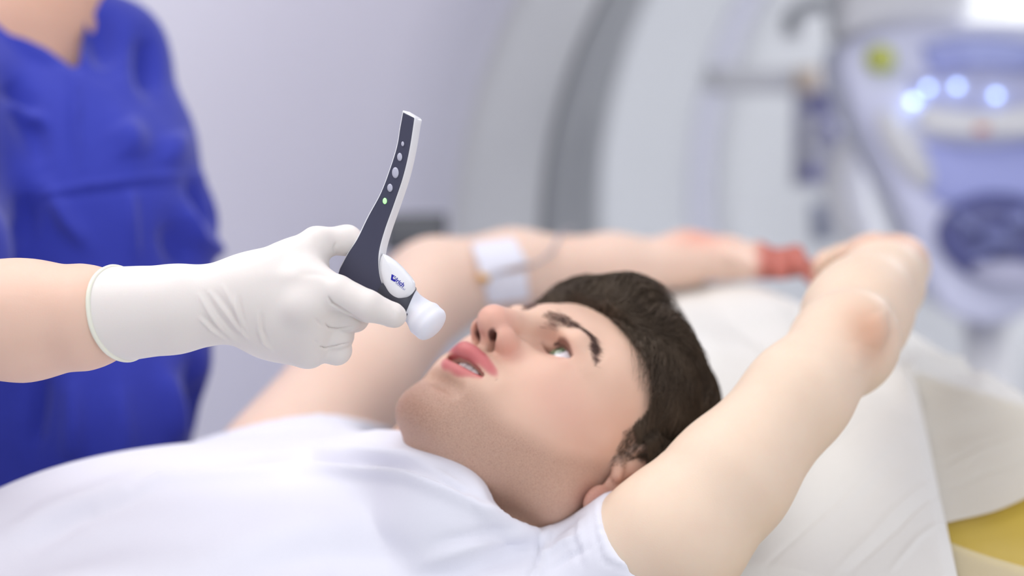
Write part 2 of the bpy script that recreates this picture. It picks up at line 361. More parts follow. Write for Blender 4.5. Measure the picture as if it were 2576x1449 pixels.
# ---------------------------------------------------------------- contrast injector (lilac-blue console)
M_lil = mat('injector_lilac', (.78, .80, 1.0), .35, .5); M_lil2 = mat('injector_blue', (.42, .46, .86), .4, .5); M_dkb = mat('injector_dark_blue', (.10, .11, .30), .3, .5)
M_ygr = mat('yellow_green_cap', (.62, .66, .16), .5)
DI = 2.25
INJ = thing('contrast_injector', to_world(at(2470, 450, DI+.1))*np.array([1, 1, 0]), 'lilac blue contrast injector console with blue lights and round syringe bowl', 'medical injector')
left = [(2330, 60), (2230, 75), (2150, 110), (2122, 160), (2135, 230), (2165, 310), (2205, 390), (2250, 480), (2290, 570), (2320, 650), (2345, 720), (2375, 775), (2420, 808), (2480, 820)]
full = left+[(2*2490-x, y) for x, y in left[::-1]]
ol = spline([(x, y, 0) for x, y in full]+[(full[0][0], full[0][1], 0)], 90)[:-1, :2]
def shell(name, outline, d0, th, m, parent, bev=8, dome=0., tilt=0., layers=None):
    """solid slab from a closed outline, rounded at its front rim; d0 = front depth"""
    o2 = np.array(outline, float); cen = o2.mean(0); V = []; N = len(o2)
    prof = layers or [(th, 1, 0), (.012, 1, 0), (.004, 1, .35), (0., 1, 1), (-dome, .55, 1), (-dome*1.2, .02, 1)]
    nrm = np.roll(o2, -1, 0)-np.roll(o2, 1, 0); nrm = np.stack([nrm[:, 1], -nrm[:, 0]], 1); nrm /= np.linalg.norm(nrm, axis=1, keepdims=True)
    if ((o2-cen)*nrm).sum() < 0: nrm = -nrm
    for (dd, sc, ins) in prof:
        for q, n in zip(o2, nrm):
            p = cen+(q-n*bev*ins-cen)*sc; V.append(P(p[0], p[1], d0+tilt*(p[0]-cen[0]))+dd*GD)
    Fc = []
    for j in range(len(prof)-1):
        for i in range(N): Fc.append((j*N+i, j*N+(i+1) % N, (j+1)*N+(i+1) % N, (j+1)*N+i))
    Fc.append(tuple(range(N))[::-1]); Fc.append(tuple((len(prof)-1)*N+i for i in range(N)))
    return mesh(name, V, Fc, m, parent)
shell('housing', ol, DI, .16, M_lil, INJ, bev=24, dome=.02)
def oval(cx, cy, a, b, rot=0, n=36):
    r = math.radians(rot); return [(cx+a*math.cos(t)*math.cos(r)-b*math.sin(t)*math.sin(r), cy+a*math.cos(t)*math.sin(r)+b*math.sin(t)*math.cos(r)) for t in np.linspace(0, 2*math.pi, n, endpoint=False)]
cap_ol = spline([(2125, 105, 0), (2118, 40, 0), (2150, -60, 0), (2300, -110, 0), (2430, -60, 0), (2440, 40, 0), (2400, 62, 0), (2250, 80, 0), (2125, 105, 0)], 50)[:-1, :2]
shell('top_cover', cap_ol, DI+.08, .12, M_white, INJ, bev=14, dome=.01)
shell('blue_recess', spline([(2300, 350, 0), (2480, 360, 0), (2680, 350, 0), (2690, 480, 0), (2600, 520, 0), (2480, 500, 0), (2380, 520, 0), (2320, 450, 0), (2300, 350, 0)], 50)[:-1, :2], DI-.024, .03, M_lil2, INJ, bev=10)
shell('painted_highlight', oval(2285, 375, 115, 42, 57), DI-.030, .03, M_white, INJ, bev=14, dome=.012)  # white lozenge modelled in place of a highlight on the housing
shell('screen_recess', spline([(2330, 110, 0), (2420, 92, 0), (2560, 100, 0), (2640, 130, 0), (2620, 175, 0), (2480, 165, 0), (2350, 175, 0), (2330, 110, 0)], 40)[:-1, :2], DI-.024, .02, mat('injector_window', (.42, .47, .86), .25), INJ, bev=6)
shell('dark_vent', oval(2385, 145, 48, 28), DI-.030, .02, M_lil2, INJ, bev=6)
shell('light_panel', spline([(2290, 190, 0), (2480, 180, 0), (2660, 190, 0), (2680, 280, 0), (2480, 290, 0), (2320, 282, 0), (2290, 190, 0)], 40)[:-1, :2], DI-.026, .02, mat('light_panel_lilac', (.52, .54, .78), .4), INJ, bev=6)
shell('key_ledge', spline([(2330, 262, 0), (2480, 280, 0), (2680, 262, 0), (2680, 330, 0), (2480, 348, 0), (2350, 335, 0), (2320, 300, 0), (2330, 262, 0)], 50)[:-1, :2], DI-.06, .06, M_white, INJ, bev=10, dome=.004)
shell('red_key', oval(2472, 325, 24, 12), DI-.066, .01, mat('red_key', (.75, .30, .22), .5), INJ, bev=3)
shell('syringe_bowl', oval(2530, 605, 165, 118, 8), DI-.036, .03, M_dkb, INJ, bev=14)
shell('bowl_rim', oval(2545, 690, 92, 34, 4), DI-.055, .03, mat('bowl_rim_lilac', (.55, .55, .72), .4), INJ, bev=10)
for (x, y, a, b, r) in ((2440, 565, 40, 16, 40), (2520, 600, 46, 18, 10), (2480, 640, 30, 14, -20), (2570, 550, 34, 18, -30)):
    shell('syringe_knob', oval(x, y, a, b, r), DI-.060, .03, mat('knob_blue', (.30, .33, .62), .2), INJ, bev=6, dome=.006)
shell('status_cap', oval(2222, 148, 36, 36), DI-.035, .03, M_ygr, INJ, bev=8, dome=.006)
M_blu = mat('blue_indicator', (.5, .7, 1), .3, emit=((.42, .58, 1.0), 5))
for (x, y) in ((2303, 255), (2338, 221), (2412, 217), (2510, 240)):
    shell('indicator_light', oval(x, y, 7, 7, 0, 16), DI-.036, .02, M_blu, INJ, bev=2)
v, f = tube([at(2490, 700, DI+.1), at(2490, 1500, DI+.1), at(2490, 1500, DI+.1)-UP*.6], .035, 16); mesh('stand_column', v, f, M_white, INJ)
zb = to_world(at(2490, 450, DI+.1)); box('stand_base', (np.linalg.inv(CW) @ np.array([zb[0], zb[1], .05, 1]))[:3], .28, .04, .28, M_lil, INJ, bev=.02)
# ================================================================== PATIENT
HR = np.array([[-.5866, -.3239, .7423], [.2416, .8048, .5421], [-.7730, .4974, -.3938]])
U_, S_, Vt_ = np.linalg.svd(HR); HR = U_ @ Vt_
HT = np.array([25.27, -102.70, -1157.74])
def h2c(v): return np.asarray(v, float) @ HR.T + HT       # head frame mm -> camera frame mm
def c2h(v): return (np.asarray(v, float)-HT) @ HR
NS = np.array([38, -196, -1095.]); FS = np.array([-190, -146, -1360.]); MS = (NS+FS)/2
hh = np.array([-.76, -.16, .64]); hh /= np.linalg.norm(hh)          # towards the feet
lat = (FS-NS)/np.linalg.norm(FS-NS); hh = hh-lat*(hh@lat); hh /= np.linalg.norm(hh); uu = np.cross(hh, lat); uu = uu if uu[1] > 0 else -uu
PAT = thing('patient', to_world((MS+np.array([-100, -120, 60]))/1000), 'person lying on their back in a white T-shirt, arms raised behind head, mouth slightly open', 'person')
f = Field((-98, -128, -175), (98, 128, 142), 1.15)
f.add(ell((0, -18, 39), (73, 78, 73)))
f.add(ell((0, 26, -8), (60, 60, 76)), 25)
for s in (-1, 1):
    f.add(cap((s*58, 6, -42), (s*15, 72, -74), 12, 13), 22)
    f.add(cap((s*55, 4, -44), (s*60, 2, 6), 10, 8), 20)
    f.add(ell((s*40, 40, -28), (25, 30, 34)), 24)
    f.add(cap((s*61, 24, 4), (s*36, 64, -5), 9, 11), 20)
    f.add(cap((s*8, 71, 31), (s*46, 53, 29), 10.5, 11), 18)
    f.add(ell((s*58, 18, 36), (14, 32, 32)), 20)
f.add(ell((0, 25, 42), (55, 42, 38)), 34)
f.add(ell((0, 64, -38), (34, 28, 30)), 22)
f.add(ell((0, 70, -72), (18, 16, 13)), 14)
f.add(ell((0, 35, -70), (30, 45, 16)), 22)
MH = c2h(MS)
f.add(cap((0, -12, -25), MH+np.array([0, 10, 30.]), 58, 62), 26)
f.add(cap((-52, -24, -25), (-24, 12, -150), 11, 10), 14)
f.add(cap((0, 40, -75), (0, 20, -140), 20, 18), 18)      # throat
EYE = {s: np.array([s*26, 57.6, 16.8]) for s in (-1, 1)}
for s in (-1, 1):
    f.cut(ell((s*23, 84, 15), (13, 10, 7)), 12)
    f.add(ell(EYE[s], (15.8, 15.6, 15.0)), 5)
    f.add(cap((s*14, 75, 27), (s*34, 73.5, 29), 5, 5), 8)      # upper lid fold
    f.add(cap((s*34, 73.5, 29), (s*46, 62, 20), 5, 4), 8)
for s in (-1, 1): f.cut(ell((s*19, 84, 17), (8, 13, 6.5)), 7)
# nose
f.add(cap((0, 80, 27), (0, 97, 4), 7.5, 8), 10)
f.add(cap((0, 97, 4), (0, 103, -4), 8, 10.5), 6)
f.add(ell((0, 103, -5), (11.5, 11, 10)), 4)
for s in (-1, 1):
    f.add(ell((s*13, 92, -9), (7.5, 12, 9)), 5)
    f.add(cap((s*14, 82, -3), (s*20, 74, -12), 5, 5), 8)
f.add(cap((0, 106, -10), (0, 92, -16), 4.2, 4.5), 4)
th = math.radians(18); 
for s in (-1, 1):
    a = math.radians(22)*s; Rn = np.array([[math.cos(a), math.sin(a), 0], [-math.sin(a), math.cos(a), 0], [0, 0, 1]])
    f.cut(ell((s*8.6, 96, -16.5), (3.3, 8.6, 9), Rn), 1.6)
f.cut(cap((0, 101, -20), (0, 103, -27), 2.2, 2.8), 5)    # philtrum
# mouth: opening, lips
for s in (-1, 1):
    f.add(cap((0, 87, -31), (s*12, 86, -30), 8.5, 7), 7); f.add(cap((s*12, 86, -30), (s*29, 77, -32), 7, 4.5), 7)
    f.add(cap((0, 79, -49), (s*12, 77.5, -47.5), 9, 8), 10); f.add(cap((s*12, 77.5, -47.5), (s*29, 73.5, -36), 8, 6), 9)
f.cut(ell((0, 88, -38.0), (22, 20, 3.7)), 1.8)
for s in (-1, 1): f.cut(cap((s*12, 90, -36.5), (s*29, 84, -33.3), 2.4, .9), 1.4)
def arc(pts, n=14): return spline(pts, n)
ul = arc([(-31.5, 78, -32.5), (-22, 86.5, -31), (-11, 93.5, -30.2), (-4, 97, -30.4), (0, 97, -31.2), (4, 97, -30.4), (11, 93.5, -30.2), (22, 86.5, -31), (31.5, 78.5, -32.5)], 25)
for i in range(24):
    t0, t1 = abs(i/12-1), abs((i+1)/12-1); f.add(cap(ul[i], ul[i+1], 1.6+3.2*(1-t0**2.2), 1.6+3.2*(1-t1**2.2)), 1.8)
ll = arc([(-31, 78, -33.6), (-21, 84, -39.2), (-10, 88.3, -43.4), (0, 89.5, -44.2), (10, 88.3, -43.4), (21, 84, -39.2), (31, 78, -33.6)], 25)
for i in range(24):
    t0, t1 = abs(i/12-1), abs((i+1)/12-1); f.add(cap(ll[i], ll[i+1], 1.5+2.8*(1-t0**2.2), 1.5+2.8*(1-t1**2.2)), 1.8)
f.cut(cap((-14, 91, -56), (14, 91, -56), 4, 4), 8)       # crease under the lower lip
# ears
for s in (-1, 1):
    f.add(ell((s*78, -11, 1), (4.5, 16, 26)), 4)
    hx = arc([(s*73, 5, 9), (s*79, 6, 22), (s*86, -6, 32), (s*92, -22, 26), (s*92, -29, 8), (s*87, -24, -10), (s*82, -13, -22)], 16)
    for i in range(15): f.add(cap(hx[i], hx[i+1], 3.2, 3.2), 2.5)
    f.add(ell((s*79.5, -3, -24), (5.0, 9.5, 11)), 2.5)
    f.cut(ell((s*89, -10, 0), (11, 9.5, 12)), 2)
    f.cut(ell((s*88, -16, 20), (6, 9, 6)), 2)
    f.add(cap((s*76, 6, 3), (s*81, 3, -5), 4.4, 3.8), 2)
    f.add(cap((s*84, -19, -7), (s*88, -20, 16), 2.8, 2.8), 2.5)
# eye opening (almond) through the lids
for s in (-1, 1):
    g = Field((min(s*8, s*52), 50, 2), (max(s*8, s*52), 90, 34), 1.15)
    E0 = EYE[s]
def almond(s):
    C = EYE[s]
    def fn(x, y, z):
        u = (x*s-26.5)/15.2; zz = z-16.4-(x*s-26)*.03
        med = 1-.5*ss(-u, .15, .95); up = 5.9*np.maximum(1-np.abs(u)**2.2, -1)*med; dn = 4.6*np.maximum(1-np.abs(u)**2.4, -1)*med
        d = np.maximum(np.maximum(zz-up, -zz-dn), (np.abs(u)-1)*10)
        rr = np.sqrt((x-C[0])**2+(y-C[1])**2+(z-C[2])**2)
        return np.maximum(np.maximum(d*.8, -(y-58)+0*x), 13.8-rr).astype(np.float32)
    return fn, np.array([s*26-17, 60, 8.]), np.array([s*26+17, 84, 27.])
for s in (-1, 1): f.cut(almond(s), 1.0)
Vh, Fh = f.extract(); del f
def smooth_mesh(v, fq, wgt, it):
    e = np.concatenate([fq[:, [0, 1]], fq[:, [1, 2]], fq[:, [2, 3]], fq[:, [3, 0]]]); m = (wgt[e[:, 0]] > 0) | (wgt[e[:, 1]] > 0); e = e[m]
    cnt = np.bincount(e[:, 0], minlength=len(v))+np.bincount(e[:, 1], minlength=len(v)); cnt = np.maximum(cnt, 1)
    for _ in range(it):
        a = np.stack([np.bincount(e[:, 0], v[e[:, 1], k], len(v))+np.bincount(e[:, 1], v[e[:, 0], k], len(v)) for k in range(3)], 1)/cnt[:, None]
        v = v+wgt[:, None]*(a-v)
    return v
Vh = smooth_mesh(Vh, Fh, ss(Vh[:, 2], 36, 46)*ss(Vh[:, 1], -20, 0), 90)
Vh = smooth_mesh(Vh, Fh, ss(-np.abs(Vh[:, 2]+20), -34, -22)*ss(np.abs(Vh[:, 0]), 32, 40)*ss(-np.abs(Vh[:, 0]), -70, -64)*ss(Vh[:, 1], -8, 8), 25)
Vh = smooth_mesh(Vh, Fh, np.clip((np.maximum(gs(Vh, (-36, 74, -35), (8, 9, 8)), gs(Vh, (36, 74, -35), (8, 9, 8)))-.25)*1.6, 0, 1), 30)
# natural colouring of the head, plus painted shade at the temples
def headcol(v):
    n = len(v); base = np.tile(np.array(srgb(225, 190, 168)), (n, 1))
    base = blend(base, np.maximum(gs(v, (-46, 50, -12), (26, 30, 20)), gs(v, (46, 50, -12), (26, 30, 20))), srgb(232, 178, 162), .65)
    base = blend(base, gs(v, (0, 104, -5), (20, 20, 14)), srgb(226, 158, 144), .6)
    base = blend(base, np.maximum(gs(v, (-17, 90, -12), (8, 12, 8)), gs(v, (17, 90, -12), (8, 12, 8))), srgb(218, 142, 126), .6)
    nos = sum(ss(-((np.hypot((v[:, 0]-s*8.6)/4.2, (v[:, 1]-97)/9.5))), -1.25, -.9)*ss(-v[:, 2], 11.0, 13) for s in (-1, 1))*(v[:, 1] > 85)*ss(-v[:, 2], 5, 8)
    inn = sum(ss(1.12-np.hypot((v[:, 0]-s*8.6)/4.0, (v[:, 1]-96.5)/9.6), 0, .3)*ss(v[:, 2], -16.5, -14.5)*(v[:, 2] < -3) for s in (-1, 1))
    base = blend(base, np.clip(inn, 0, 1), srgb(70, 34, 30), .9)
    base = blend(base, np.maximum(gs(v, (-80, -3, -25), (9, 12, 12)), gs(v, (-88, -14, 0), (9, 18, 24))), srgb(222, 150, 138), .75)
    for s in (-1, 1):   # eyes rims
        base = blend(base, gs(v, (s*28, 74, 21), (17, 12, 4.5)), srgb(200, 146, 130), .5)
        base = blend(base, gs(v, (s*29, 72, 11), (18, 10, 4)), srgb(214, 160, 146), .45)
        base = blend(base, gs(v, (s*14, 80, 20), (6, 8, 9)), srgb(205, 160, 142), .6)
    for s in (-1, 1):   # lid margins
        x, y, z = v[:, 0], v[:, 1], v[:, 2]; u_ = (x*s-26.5)/15.2; zz = z-16.4-(x*s-26.5)*.03
        upm = 5.9*np.clip(1-np.abs(u_)**2.2, 0, 1); m_ = (np.abs(u_) < 1.02)*(y > 56)*(1-.75*ss(-u_, .2, .7)); upm = upm*(1-.5*ss(-u_, .15, .95))
        base = blend(base, m_*np.exp(-((zz-upm-.6)/1.5)**2), srgb(104, 66, 58), .8)
        base = blend(base, m_*np.exp(-((zz+4.6*np.clip(1-np.abs(u_)**2.4, 0, 1)+.5)/.9)**2), srgb(190, 128, 118), .5)
        base = blend(base, gs(v, (s*66, 28, 14), (16, 20, 22)), srgb(212, 160, 138), .5)  # arm's shadow at the temple put into the skin colour
    # lips
    def lip(line, r0, r1):
        d = np.full(n, 99.); line = np.array(line); m = np.abs(v[:, 0]) < 34
        m &= (v[:, 1] > 66) & (v[:, 2] < -22) & (v[:, 2] > -60); q = v[m]; best = np.full(len(q), 99.)
        for i in range(len(line)-1):
            a, b = line[i], line[i+1]; ab = b-a; t = np.clip(((q-a)@ab)/(ab@ab), 0, 1); w_ = (i+t)/(len(line)-1)*2-1
            best = np.minimum(best, np.linalg.norm(q-a-t[:, None]*ab, axis=1)-(r0+r1*(1-np.abs(w_)**2.2)))
        d[m] = best; return ss(-d, -2.1, -.6)
    L = np.maximum(lip(ul, 1.6, 3.2), lip(ll, 1.5, 2.8))
    base = blend(base, L, srgb(202, 106, 112), .88)
    inside = (np.abs(v[:, 0]) < 26) & (v[:, 1] < 90-np.abs(v[:, 0])*.35) & (v[:, 1] > 60) & (np.abs(v[:, 2]+39) < 5)
    base = blend(base, (inside & (L < .2)).astype(float), srgb(90, 30, 30), .9)
    # scalp under the hair
    hmk = hairmask(v); brn = ss(-v[:, 2], -30, -12)*ss(v[:, 1], -12, 0)
    base = blend(base, hmk*(1-.30*brn), srgb(84, 66, 54), .9)
    return base
def hairmask(v, dist=False):
    x, y, z = v[:, 0], v[:, 1], v[:, 2]; ax = np.abs(x)
    # hairline: forehead z, temples recede, sideburn in front of the ear, nape
    yl = np.interp(z, [-60, -40, -25, -8, 2, 14, 26, 40, 50, 57, 62, 67, 72], [-60, -50, -34, -4, 12, 23, 23, 25, 34, 46, 56, 68, 130])
    yl = yl-np.clip(ax-40, 0, 40)*0
    yl = np.where((z > 40) & (z < 90), yl+np.clip(62-ax, 0, 45)*.0, yl)
    if dist: return yl-y
    m = ss(yl-y, -3, 4)
    ear = np.exp(-((y+12)/23)**2-((z+3)/34)**2)*(ax > 62)
    m = m*(1-ss(ear, .35, .6))
    low = ss(z, -38, -20) ; m = m*np.where(y > -30, ss(z, -8, 2), low)
    return m
def stubm(v):
    x, y, z = v[:, 0], v[:, 1], v[:, 2]
    top = np.interp(y, [-20, 10, 40, 70, 100], [10, 0, -30, -46, -44])
    m = ss(top-z, -6, 12)*ss(z, -125, -90)*ss(y, -22, 8)
    must = gs(v, (0, 96, -24), (26, 14, 5))*.7+gs(v, (0, 88, -58), (10, 10, 5))*.55
    chin = gs(v, (0, 86, -76), (22, 16, 14))*.4
    return np.clip(m*.62+must+chin, 0, 1)
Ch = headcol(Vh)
sm = stubm(Vh)
Ch = Ch*(1-.16*sm[:, None]*np.array([.8, 1, 1.]))
HC = h2c(Vh)

# ---- arms (camera frame, mm)
def arm_skin(v, base=(238, 214, 196)): return np.tile(np.array(srgb(*base)), (len(v), 1))
def fing(f, pts, k=5):      # pts in px, depth, radius
    p = [(*Q(x, y, d), r) for x, y, d, r in pts]
    for i in range(len(p)-1): f.add(cap(p[i][:3], p[i+1][:3], p[i][3], p[i+1][3]), k*.7 if i == 0 else 1.2)
f = Field((20, -260, -1475), (380, 70, -985), 2.0)
f.add(cap(NS-uu*10, Q(1700, 1348, 1065), 43, 44))
f.add(cap(Q(1700, 1348, 1065), Q(1834, 1204, 1072), 43.5, 38.5), 14)
f.add(cap(Q(1834, 1204, 1072), Q(2008, 995, 1095), 38.5, 33), 14)
f.add(cap(Q(2008, 995, 1095), Q(2100, 888, 1125), 33, 31.5), 14)
f.add(ell(Q(2162, 845, 1135), (24, 25, 25)), 20)                     # elbow
f.add(cap(Q(2118, 868, 1150), Q(2172, 765, 1215), 33, 34), 22)
f.add(cap(Q(2150, 800, 1200), Q(2215, 715, 1290), 37, 31), 16)
f.add(cap(Q(2215, 715, 1290), Q(2258, 672, 1375), 30, 24), 16)
f.add(cap(Q(2255, 668, 1375), Q(2190, 655, 1400), 23, 20), 14)       # hand
f.add(cap(Q(2200, 650, 1400), Q(2130, 662, 1410), 19, 15), 12)
for (y0, dd) in ((640, 1395), (655, 1405), (672, 1415), (688, 1425)):
    fing(f, [(2170, y0, dd, 10), (2115, y0+2, dd+8, 9), (2075, y0+14, dd+14, 8), (2062, y0+28, dd+4, 7)], 6)
fing(f, [(2235, 640, 1370, 11), (2190, 622, 1372, 9.5), (2150, 630, 1380, 8)], 6)
Va, Fa = f.extract(); del f
Va = relief(Va, Fa, [([(2195, 790), (2215, 830), (2200, 880)], 30, 3.0), ([(2150, 860), (2160, 900), (2155, 940)], 22, 1.5),
                     ([(2240, 780), (2245, 840), (2215, 900)], 14, -2.0)])
Ca = arm_skin(Va, (236, 213, 190))
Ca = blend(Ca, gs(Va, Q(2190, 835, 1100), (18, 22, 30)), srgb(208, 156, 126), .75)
Ca = blend(Ca, gs(Va, Q(2230, 625, 1370), (30, 12, 40)), srgb(220, 130, 110), .6)
Ca = blend(Ca, ss(-Va[:, 0], -265, -250)*ss(-Va[:, 2], 1385, 1400), srgb(222, 170, 150), .7)
f = Field((-260, -230, -1720), (330, 110, -1290), 2.4)
f.add(cap(FS, Q(890, 960, 1450), 52, 50))
f.add(cap(Q(890, 960, 1450), Q(1085, 725, 1550), 50, 42), 22)
f.add(ell(Q(1062, 752, 1550), (41, 40, 40)), 20)
f.add(cap(Q(1110, 712, 1560), Q(1290, 680, 1585), 40, 36), 22)
f.add(cap(Q(1290, 680, 1585), Q(1540, 668, 1610), 35, 28), 20)
f.add(cap(Q(1540, 668, 1610), Q(1715, 662, 1620), 28, 23), 18)
f.add(cap(Q(1715, 645, 1620), Q(1840, 652, 1610), 23, 19), 16)
f.add(cap(Q(1735, 622, 1625), Q(1775, 622, 1625), 15, 12), 12)
f.add(cap(Q(1830, 650, 1605), Q(1880, 660, 1600), 21, 17), 10)
fing(f, [(1858, 650, 1600, 11), (1908, 632, 1588, 9.5), (1928, 640, 1570, 8.5), (1932, 668, 1558, 7.5)], 6)
fing(f, [(1865, 660, 1595, 11), (1935, 650, 1580, 9), (1965, 655, 1564, 8.5), (1968, 684, 1552, 7.5)], 6)
fing(f, [(1870, 668, 1590, 11), (1960, 650, 1574, 9.5), (2002, 640, 1560, 8.8), (2014, 672, 1548, 8)], 6)
fing(f, [(1870, 678, 1585, 10), (1970, 680, 1568, 8.5), (2030, 672, 1554, 8), (2044, 700, 1545, 7)], 6)
fing(f, [(1785, 628, 1605, 10), (1865, 650, 1580, 9), (1915, 672, 1560, 8)], 6)
Vb, Fb = f.extract(); del f
Cb = arm_skin(Vb, (236, 208, 190)); pb = topx(Vb)
Cb = blend(Cb, ss(pb[:, 0], 1885, 1925), srgb(184, 86, 74), .85)
Cb = blend(Cb, np.exp(-((pb[:, 0]-1760)/70)**2-((pb[:, 1]-595)/28)**2), srgb(232, 160, 140), .7)
# ---- torso under the shirt
TC = MS-uu*34
def torso(f, g, k=20):
    f.add(ecap(TC+hh*60-lat*62, TC+hh*330-lat*70, 104+g, 100+g, uu, .86))
    f.add(ecap(TC+hh*60+lat*62, TC+hh*330+lat*70, 104+g, 100+g, uu, .86), 40)
    f.add(cap(NS-uu*16, NS+hh*60-uu*24+lat*20, 44+g, 60+g), 24)
    f.add(cap(FS-uu*8, FS+hh*60-uu*20-lat*20, 50+g, 60+g), 30)
    f.add(cap(NS+lat*30-uu*14, FS-lat*20, 44+g, 50+g), 22)
f = Field((-480, -440, -1500), (120, -60, -690), 5.0)
torso(f, -9); Vt, Ft = f.extract(); del f
Ct = arm_skin(Vt)
allv = np.vstack([HC, Va, Vb, Vt]); o_ = np.cumsum([0, len(HC), len(Va), len(Vb)])
allf = np.vstack([Fh+o_[0], Fa+o_[1], Fb+o_[2], Ft+o_[3]])
body = mesh('body', allv/1000, allf, M_skin, PAT)
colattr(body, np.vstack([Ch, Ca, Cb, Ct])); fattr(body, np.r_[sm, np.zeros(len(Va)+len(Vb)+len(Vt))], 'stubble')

# ---- eyes, teeth
look = np.array([.22, .93, .20]); look /= np.linalg.norm(look)
for s in (-1, 1):
    C = EYE[s]; r = 13.9; V = []; Fc = []; nu, nv = 40, 28
    zax = look; xax = np.cross([0, 0, 1.], zax); xax /= np.linalg.norm(xax); yax = np.cross(zax, xax)
    for i in range(nv+1):
        a = math.pi*i/nv
        for j in range(nu): b = 2*math.pi*j/nu; bul = .9*math.exp(-(a/.42)**2); V.append(C+(r+bul)*(math.cos(a)*zax+math.sin(a)*(math.cos(b)*xax+math.sin(b)*yax)))
    for i in range(nv):
        for j in range(nu): Fc.append((i*nu+j, (i+1)*nu+j, (i+1)*nu+(j+1) % nu, i*nu+(j+1) % nu))
    V = np.array(V); ang = np.arccos(np.clip(((V-C)/np.linalg.norm(V-C, axis=1, keepdims=True))@zax, -1, 1))
    col = np.tile(np.array(srgb(238, 232, 238)), (len(V), 1)); col = blend(col, (ang < .50).astype(float), srgb(100, 118, 88)); col = blend(col, ((ang > .40) & (ang < .50)).astype(float), srgb(80, 95, 85), .7); col = blend(col, (ang < .19).astype(float), srgb(20, 18, 18))
    o = mesh('eyeball', h2c(V)/1000, np.array(Fc), M_eye, PAT); colattr(o, col)
tth = [(-14.5, 83.2, 5.4), (-8.6, 87.2, 6.0), (-2.9, 89, 6.8), (2.9, 89, 6.8), (8.6, 87.2, 6.0), (14.5, 83.2, 5.4), (-19, 79, 5), (19, 79, 5)]
for (x, y, hgt) in tth:
    V = []; Fc = []; n = 12; a = math.atan2(-x*.055, 1)
    for i, (zz, sc) in enumerate(((0, .86), (.8, 1), (hgt-1, .95), (hgt+2, .8))):
        for j in range(n):
            t = 2*math.pi*j/n; ux, uy = 2.95*sc*np.sign(math.cos(t))*abs(math.cos(t))**.6, 2.2*sc*np.sign(math.sin(t))*abs(math.sin(t))**.6
            V.append((x*.95+ux*math.cos(a)-uy*math.sin(a), y-2.5+ux*math.sin(a)+uy*math.cos(a), -37.4+zz))
    for i in range(3):
        for j in range(n): Fc.append((i*n+j, i*n+(j+1) % n, (i+1)*n+(j+1) % n, (i+1)*n+j))
    Fc.append(tuple(range(n))[::-1]); Fc.append(tuple(3*n+j for j in range(n)))
    mesh('tooth', h2c(V)/1000, Fc, M_teeth, PAT)
# ---- hair: root on a skull offset, swept back
CC = np.array([0, -6., 46]); CR = np.array([75, 91, 78.])
def enorm(p): g = (p-CC)/CR**2; return g/np.linalg.norm(g, axis=1, keepdims=True)
def strands(name, roots, flow, nseg, step, r0, material, parent, lift, wave, seed, tips=.15, surf=None, clr=.6):
    r = np.random.default_rng(seed); n = len(roots); P_ = [roots]; p = roots.copy(); q0 = None; ph = r.random(n)*6.28
    L = step*(.6+.6*r.random(n)); jit = r.normal(size=(n, 3))*.10+np.stack([snoise(roots, .11, 40+q_) for q_ in range(3)], 1)*.34*(1 if surf is not None else 0)
    for k in range(nseg):
        nn = enorm(p); d = flow(p)+jit; d = d-nn*(d*nn).sum(1)[:, None]; d /= np.linalg.norm(d, axis=1, keepdims=True)
        sd = np.cross(nn, d); d = d+nn*lift(k/nseg, p)[:, None]+sd*(wave*np.sin(ph*.35+k*1.1+p[:, 2]*.05+p[:, 0]*.04))[:, None]
        d /= np.linalg.norm(d, axis=1, keepdims=True); p = p+d*L[:, None]
        if surf is not None:
            q = (p-CC)/CR; rho = np.linalg.norm(q, axis=1); rs = surf(q/rho[:, None]); k_ = np.maximum(rho, rs+.004+.02*np.minimum(k, 3)*clr); p = CC+q*(k_/rho)[:, None]*CR
        P_.append(p)
    P_ = np.stack(P_, 1); m = nseg+1
    T = np.gradient(P_, axis=1); T /= np.linalg.norm(T, axis=2, keepdims=True)
    A = np.cross(T, np.array([.31, .22, .92])); A /= np.linalg.norm(A, axis=2, keepdims=True); B = np.cross(T, A)
    rad = r0*np.linspace(1, tips, m)[None, :, None]*(.7+.6*r.random(n))[:, None, None]
    V = np.stack([P_+rad*(math.cos(a)*A+math.sin(a)*B) for a in (0, 2.094, 4.189)], 2)
    idx = np.arange(n*m*3).reshape(n, m, 3); Fs = []
    for j in range(3): Fs.append(np.stack([idx[:, :-1, j], idx[:, :-1, (j+1) % 3], idx[:, 1:, (j+1) % 3], idx[:, 1:, j]], -1).reshape(-1, 4))
    return mesh(name, h2c(V.reshape(-1, 3))/1000, np.concatenate(Fs), material, parent)
hm = hairmask(Vh); cand = np.where((hm > .55))[0]
def flow(p):
    front = ss(p[:, 1], 10, 70)*ss(p[:, 2], 50, 90)
    d = np.stack([p[:, 0]*.006+.35*np.sin(p[:, 0]*.07+p[:, 1]*.05)+.1*front, -.9+.4*front, 1.0*front-.25*(1-front)], 1)
    side = ss(np.abs(p[:, 0]), 50, 70)*(1-front); d[:, 2] -= side*.5; return d
